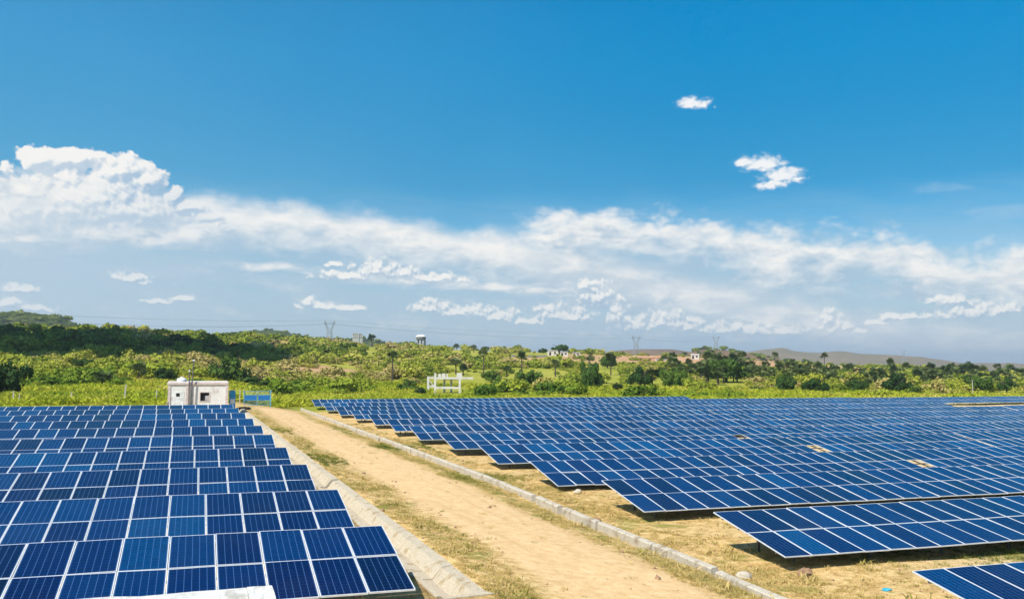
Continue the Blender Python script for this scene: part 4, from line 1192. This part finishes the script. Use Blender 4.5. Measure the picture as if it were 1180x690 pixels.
scatter_mesh('tall_grass', gp, np.stack([X2, Y2, terr(X2, Y2) - .05], -1), np.stack([sz * 1.6, sz * 1.6, sz * rng.uniform(.45, .9, n) * np.where((X2 < 0) & (Y2 < 110), .6, 1)], -1),
             np.clip(.42 + .22 * bump(X2, Y2, 13, .4) + rng.normal(0, .14, n), 0, 1), M['tallgrass'], 'tall yellow green grass behind the solar field')
# tufts of dry and green grass between the tables
tp = [grass_proto(22, rng, 1.0) for _ in range(6)]
N = 26000
X3 = np.concatenate([rng.uniform(16.2, 42, 16000), rng.uniform(7.35, 18.6, N), rng.uniform(-6, 60, N // 2), rng.normal(5.8, .35, 900), rng.normal(14.75, .25, 1100), rng.normal(15.05, .12, 900), rng.normal(16.05, .15, 900)])
Y3 = np.concatenate([18 + 40 * rng.uniform(0, 1, 16000) ** 1.5, 18 + 80 * rng.uniform(0, 1, N) ** 1.5, 18 + 60 * rng.uniform(0, 1, N // 2) ** 1.4, 20 + 60 * rng.uniform(0, 1, 900) ** 1.4, 18 + 60 * rng.uniform(0, 1, 1100) ** 1.3, 18 + 60 * rng.uniform(0, 1, 1800) ** 1.3])
ontrack = (X3 > 9.0 + .4 * np.sin(Y3 * .5)) & (X3 < 14.0 + .3 * np.sin(Y3 * .7 + 1))
d3 = .5 + .5 * bump(X3, Y3, 1.9, .7) * .8 + .2 * bump(X3, Y3, .8, 2)
keep = ((~ontrack) | (rng.uniform(0, 1, len(X3)) < .015)) & (d3 + .1 > rng.uniform(0.15, 1.05, len(X3))) & ~((X3 > 5.95) & (X3 < 7.33)) & ~((X3 > np.interp(Y3, [22, 41, 50], [15.08, 15.8, 15.9])) & (X3 < np.interp(Y3, [22, 41, 50], [15.45, 16.15, 16.25])))
X3, Y3, d3 = X3[keep], Y3[keep], d3[keep]; n = len(X3)
sz = rng.uniform(.05, .15, n) * np.where(rng.uniform(0, 1, n) < .04, 2.0, 1)
t3 = np.clip(.76 - .60 * np.clip(bump(X3, Y3, 3.1, .2) + bump(X3, Y3, 6.3, 1.2) * .6, 0, 1) + rng.normal(0, .16, n) - .12 * ((X3 < 9) & (X3 > 7.3)) * rng.uniform(0, 1, n), 0, 1)
scatter_mesh('grass_tufts', tp, np.stack([X3, Y3, terr(X3, Y3) - .01], -1), np.stack([sz * 1.6, sz * 1.6, sz * .9], -1), t3, M['tuft'], 'dry straw and green grass tufts on the bare ground')

# loose small stones and clods on the bare ground
oct_ = np.array([(1, 0, 0), (0, 1, 0), (-1, 0, 0), (0, -1, 0), (0, 0, .8), (0, 0, -.4)])
of = np.array([(0, 1, 4), (1, 2, 4), (2, 3, 4), (3, 0, 4), (1, 0, 5), (2, 1, 5), (3, 2, 5), (0, 3, 5)])
n = 2600
X4 = rng.uniform(7.4, 30, n); Y4 = 18 + 45 * rng.uniform(0, 1, n) ** 1.6
ok = ((X4 < 9.9) | (X4 > 13.2) | (rng.uniform(0, 1, n) < .25)) & ~((X4 > 14.95) & (X4 < 16.3)); X4, Y4 = X4[ok], Y4[ok]; n = len(X4)
r4 = rng.lognormal(math.log(.028), .5, n)
V4 = (oct_[None] + rng.normal(0, .22, (n, 6, 3))) * r4[:, None, None] + np.stack([X4, Y4, terr(X4, Y4)], -1)[:, None]
tag(link('loose_stones', np_mesh('loose_stones', V4.reshape(-1, 3), (of[None] + 6 * np.arange(n)[:, None, None]).reshape(-1, 3), M['bstone'])), 'small loose stones and clods scattered on the dry ground', None, None, 'stuff')

# broad trees: tapered trunk, limbs, crown of leaves
def tree_protos(seed):
    rg = np.random.default_rng(seed); tr = MB()
    tr.tube([(0, 0, -.1), (.02, .01, .25), (-.01, .03, .5)], [.075, .055, .04], 8)
    for a in range(6):
        d = a * 1.05 + rg.uniform(-.3, .3); q = rg.uniform(.35, .55)
        tr.tube([(0, .02, .22 + .04 * a), (q * .5 * math.cos(d), q * .5 * math.sin(d), .45 + .05 * a), (q * math.cos(d), q * math.sin(d), .62 + .05 * a)], [.035, .022, .01], 6)
    V_ = leaf_cloud(2100, .10, rg, 17, .8, 1.4, .35, .82, (.14, .34))
    extra = leaf_cloud(350, .10, rg, 7, .35, 1.4, .5, 1.0, (.12, .25)) * np.array([1.1, 1.1, 1.0])
    V_ = np.concatenate([V_, extra]) * np.array([.66, .66, .93]) + np.array([rg.normal(0, .05), 0, .1])
    return tr.mesh('trunk', M['trunk']), quad_mesh('crown', V_, M['tree'])
TP = [tree_protos(s) for s in (11, 12, 13, 14, 15)]
def tree(i, p, wd, ht, label, group=None, name='broadleaf_tree'):
    o = tag(link(name, None, None, tuple(p), (0, 0, random.uniform(0, 6.28)), (wd * random.uniform(.7, .95), wd * random.uniform(.7, .95), ht)), label, 'tree', group)
    link('trunk', TP[i % 5][0], o); link('crown', TP[i % 5][1], o)
    return o
for i, (x, yb, yt, wpx, lab) in enumerate(TREES):
    p, dd = hit(x, yb); k = dd / FPX
    tree(i, p, wpx * k, (yb - yt) * k, lab)
# fan palms
def palm_protos(seed, nl, droop):
    rg = np.random.default_rng(seed); Q = []
    tr = MB(); tr.tube([(0, 0, -.1), (.02, 0, .4), (.0, .01, .8), (0, 0, 1.0)], [.045, .032, .03, .036], 8)
    for i in range(nl):
        th = math.acos(rg.uniform(droop, 1)); ph = rg.uniform(0, 2 * np.pi)
        d = np.array([math.sin(th) * math.cos(ph), math.sin(th) * math.sin(ph), math.cos(th)])
        s = np.cross(d, [0, 0, 1]); s /= np.linalg.norm(s) + 1e-6; u = np.cross(s, d)
        c = d * rg.uniform(.3, .55)
        roll_ = rg.uniform(-.7, .7); s2 = s * math.cos(roll_) + u * math.sin(roll_)
        fs = rg.uniform(.42, .58)
        Q.append(np.array([c * .05 - s2 * .015, c * .05 + s2 * .015, c + s2 * .012, c - s2 * .012]))
        for a in np.linspace(-1.9, 1.9, 9):
            tip = c + (d * math.cos(a) + s2 * math.sin(a)) * fs * (1 - .12 * abs(a)) - np.array([0, 0, .1 * rg.uniform(0, 1)])
            l = c + (d * math.cos(a - .2) + s2 * math.sin(a - .2)) * fs * .55
            r_ = c + (d * math.cos(a + .2) + s2 * math.sin(a + .2)) * fs * .55
            Q.append(np.array([c, l, tip, r_]))
    return tr.mesh('trunk', M['trunk']), quad_mesh('crown', np.concatenate(Q), M['palm'])
PP = [palm_protos(21, 34, -.45), palm_protos(22, 30, -.25), palm_protos(23, 40, -.7)]
def palm(i, p, crown, ht, label, group=None):
    o = tag(link('fan_palm', None, None, tuple(p), (0, 0, random.uniform(0, 6.28))), label, 'palm', group)
    tr = link('trunk', PP[i % 3][0], o, (0, 0, 0), (0, 0, 0), (max(5.5, crown * 1.1), max(5.5, crown * 1.1), ht))
    link('crown', PP[i % 3][1], o, (0, 0, ht), (random.uniform(-.1, .1), random.uniform(-.1, .1), random.uniform(0, 6)), (crown * .55,) * 3)
    return o
for i, (x, yb, yt, wpx, lab) in enumerate(PALMS):
    p, dd = hit(x, yb); k = dd / FPX
    palm(i, p, wpx * k, (yb - yt) * k, lab)
rg = np.random.default_rng(5)
for i in range(64):
    x = rg.uniform(775, 862); yb = rg.uniform(422, 444)
    p, dd = hit(x, yb); k = dd / FPX
    palm(i, p, rg.uniform(10, 17) * k, rg.uniform(7, 16) * k, 'dark fan palm crowded in the thicket below the reddish mound', 'palms in the thicket')
for i in range(44):
    x = rg.uniform(860, 950); yb = rg.uniform(428, 442)
    p, dd = hit(x, yb); k = dd / FPX
    palm(i, p, rg.uniform(9, 14) * k, rg.uniform(5, 12) * k, 'fan palm below the red earth slope', 'palms below the red earth')
for i in range(125):
    x = rg.uniform(950, 1185); yb = rg.uniform(431, 449)
    p, dd = hit(x, yb); k = dd / FPX
    palm(i, p, rg.uniform(8, 15) * k, rg.uniform(3, 9) * k, 'grey green fan palm in the grove at the right', 'palms in the right grove')

# ------------------------------------------------------------------ haze
hz = MB().box(-6900, 6900, -3900, 7400, -60, 82)
hm, t, b = mat('haze')
hm.node_tree.nodes.remove(b)
pv = t.new('ShaderNodeVolumePrincipled')
pv.inputs['Color'].default_value = (.82, .90, 1.0, 1)
pv.inputs['Density'].default_value = .00015
pv.inputs['Anisotropy'].default_value = .2
t.l.new(pv.outputs[0], hm.node_tree.nodes['Material Output'].inputs['Volume'])
hz_o = hz.build('haze', hm)
tag(hz_o, 'pale blue haze over the plain', None, None, 'stuff')
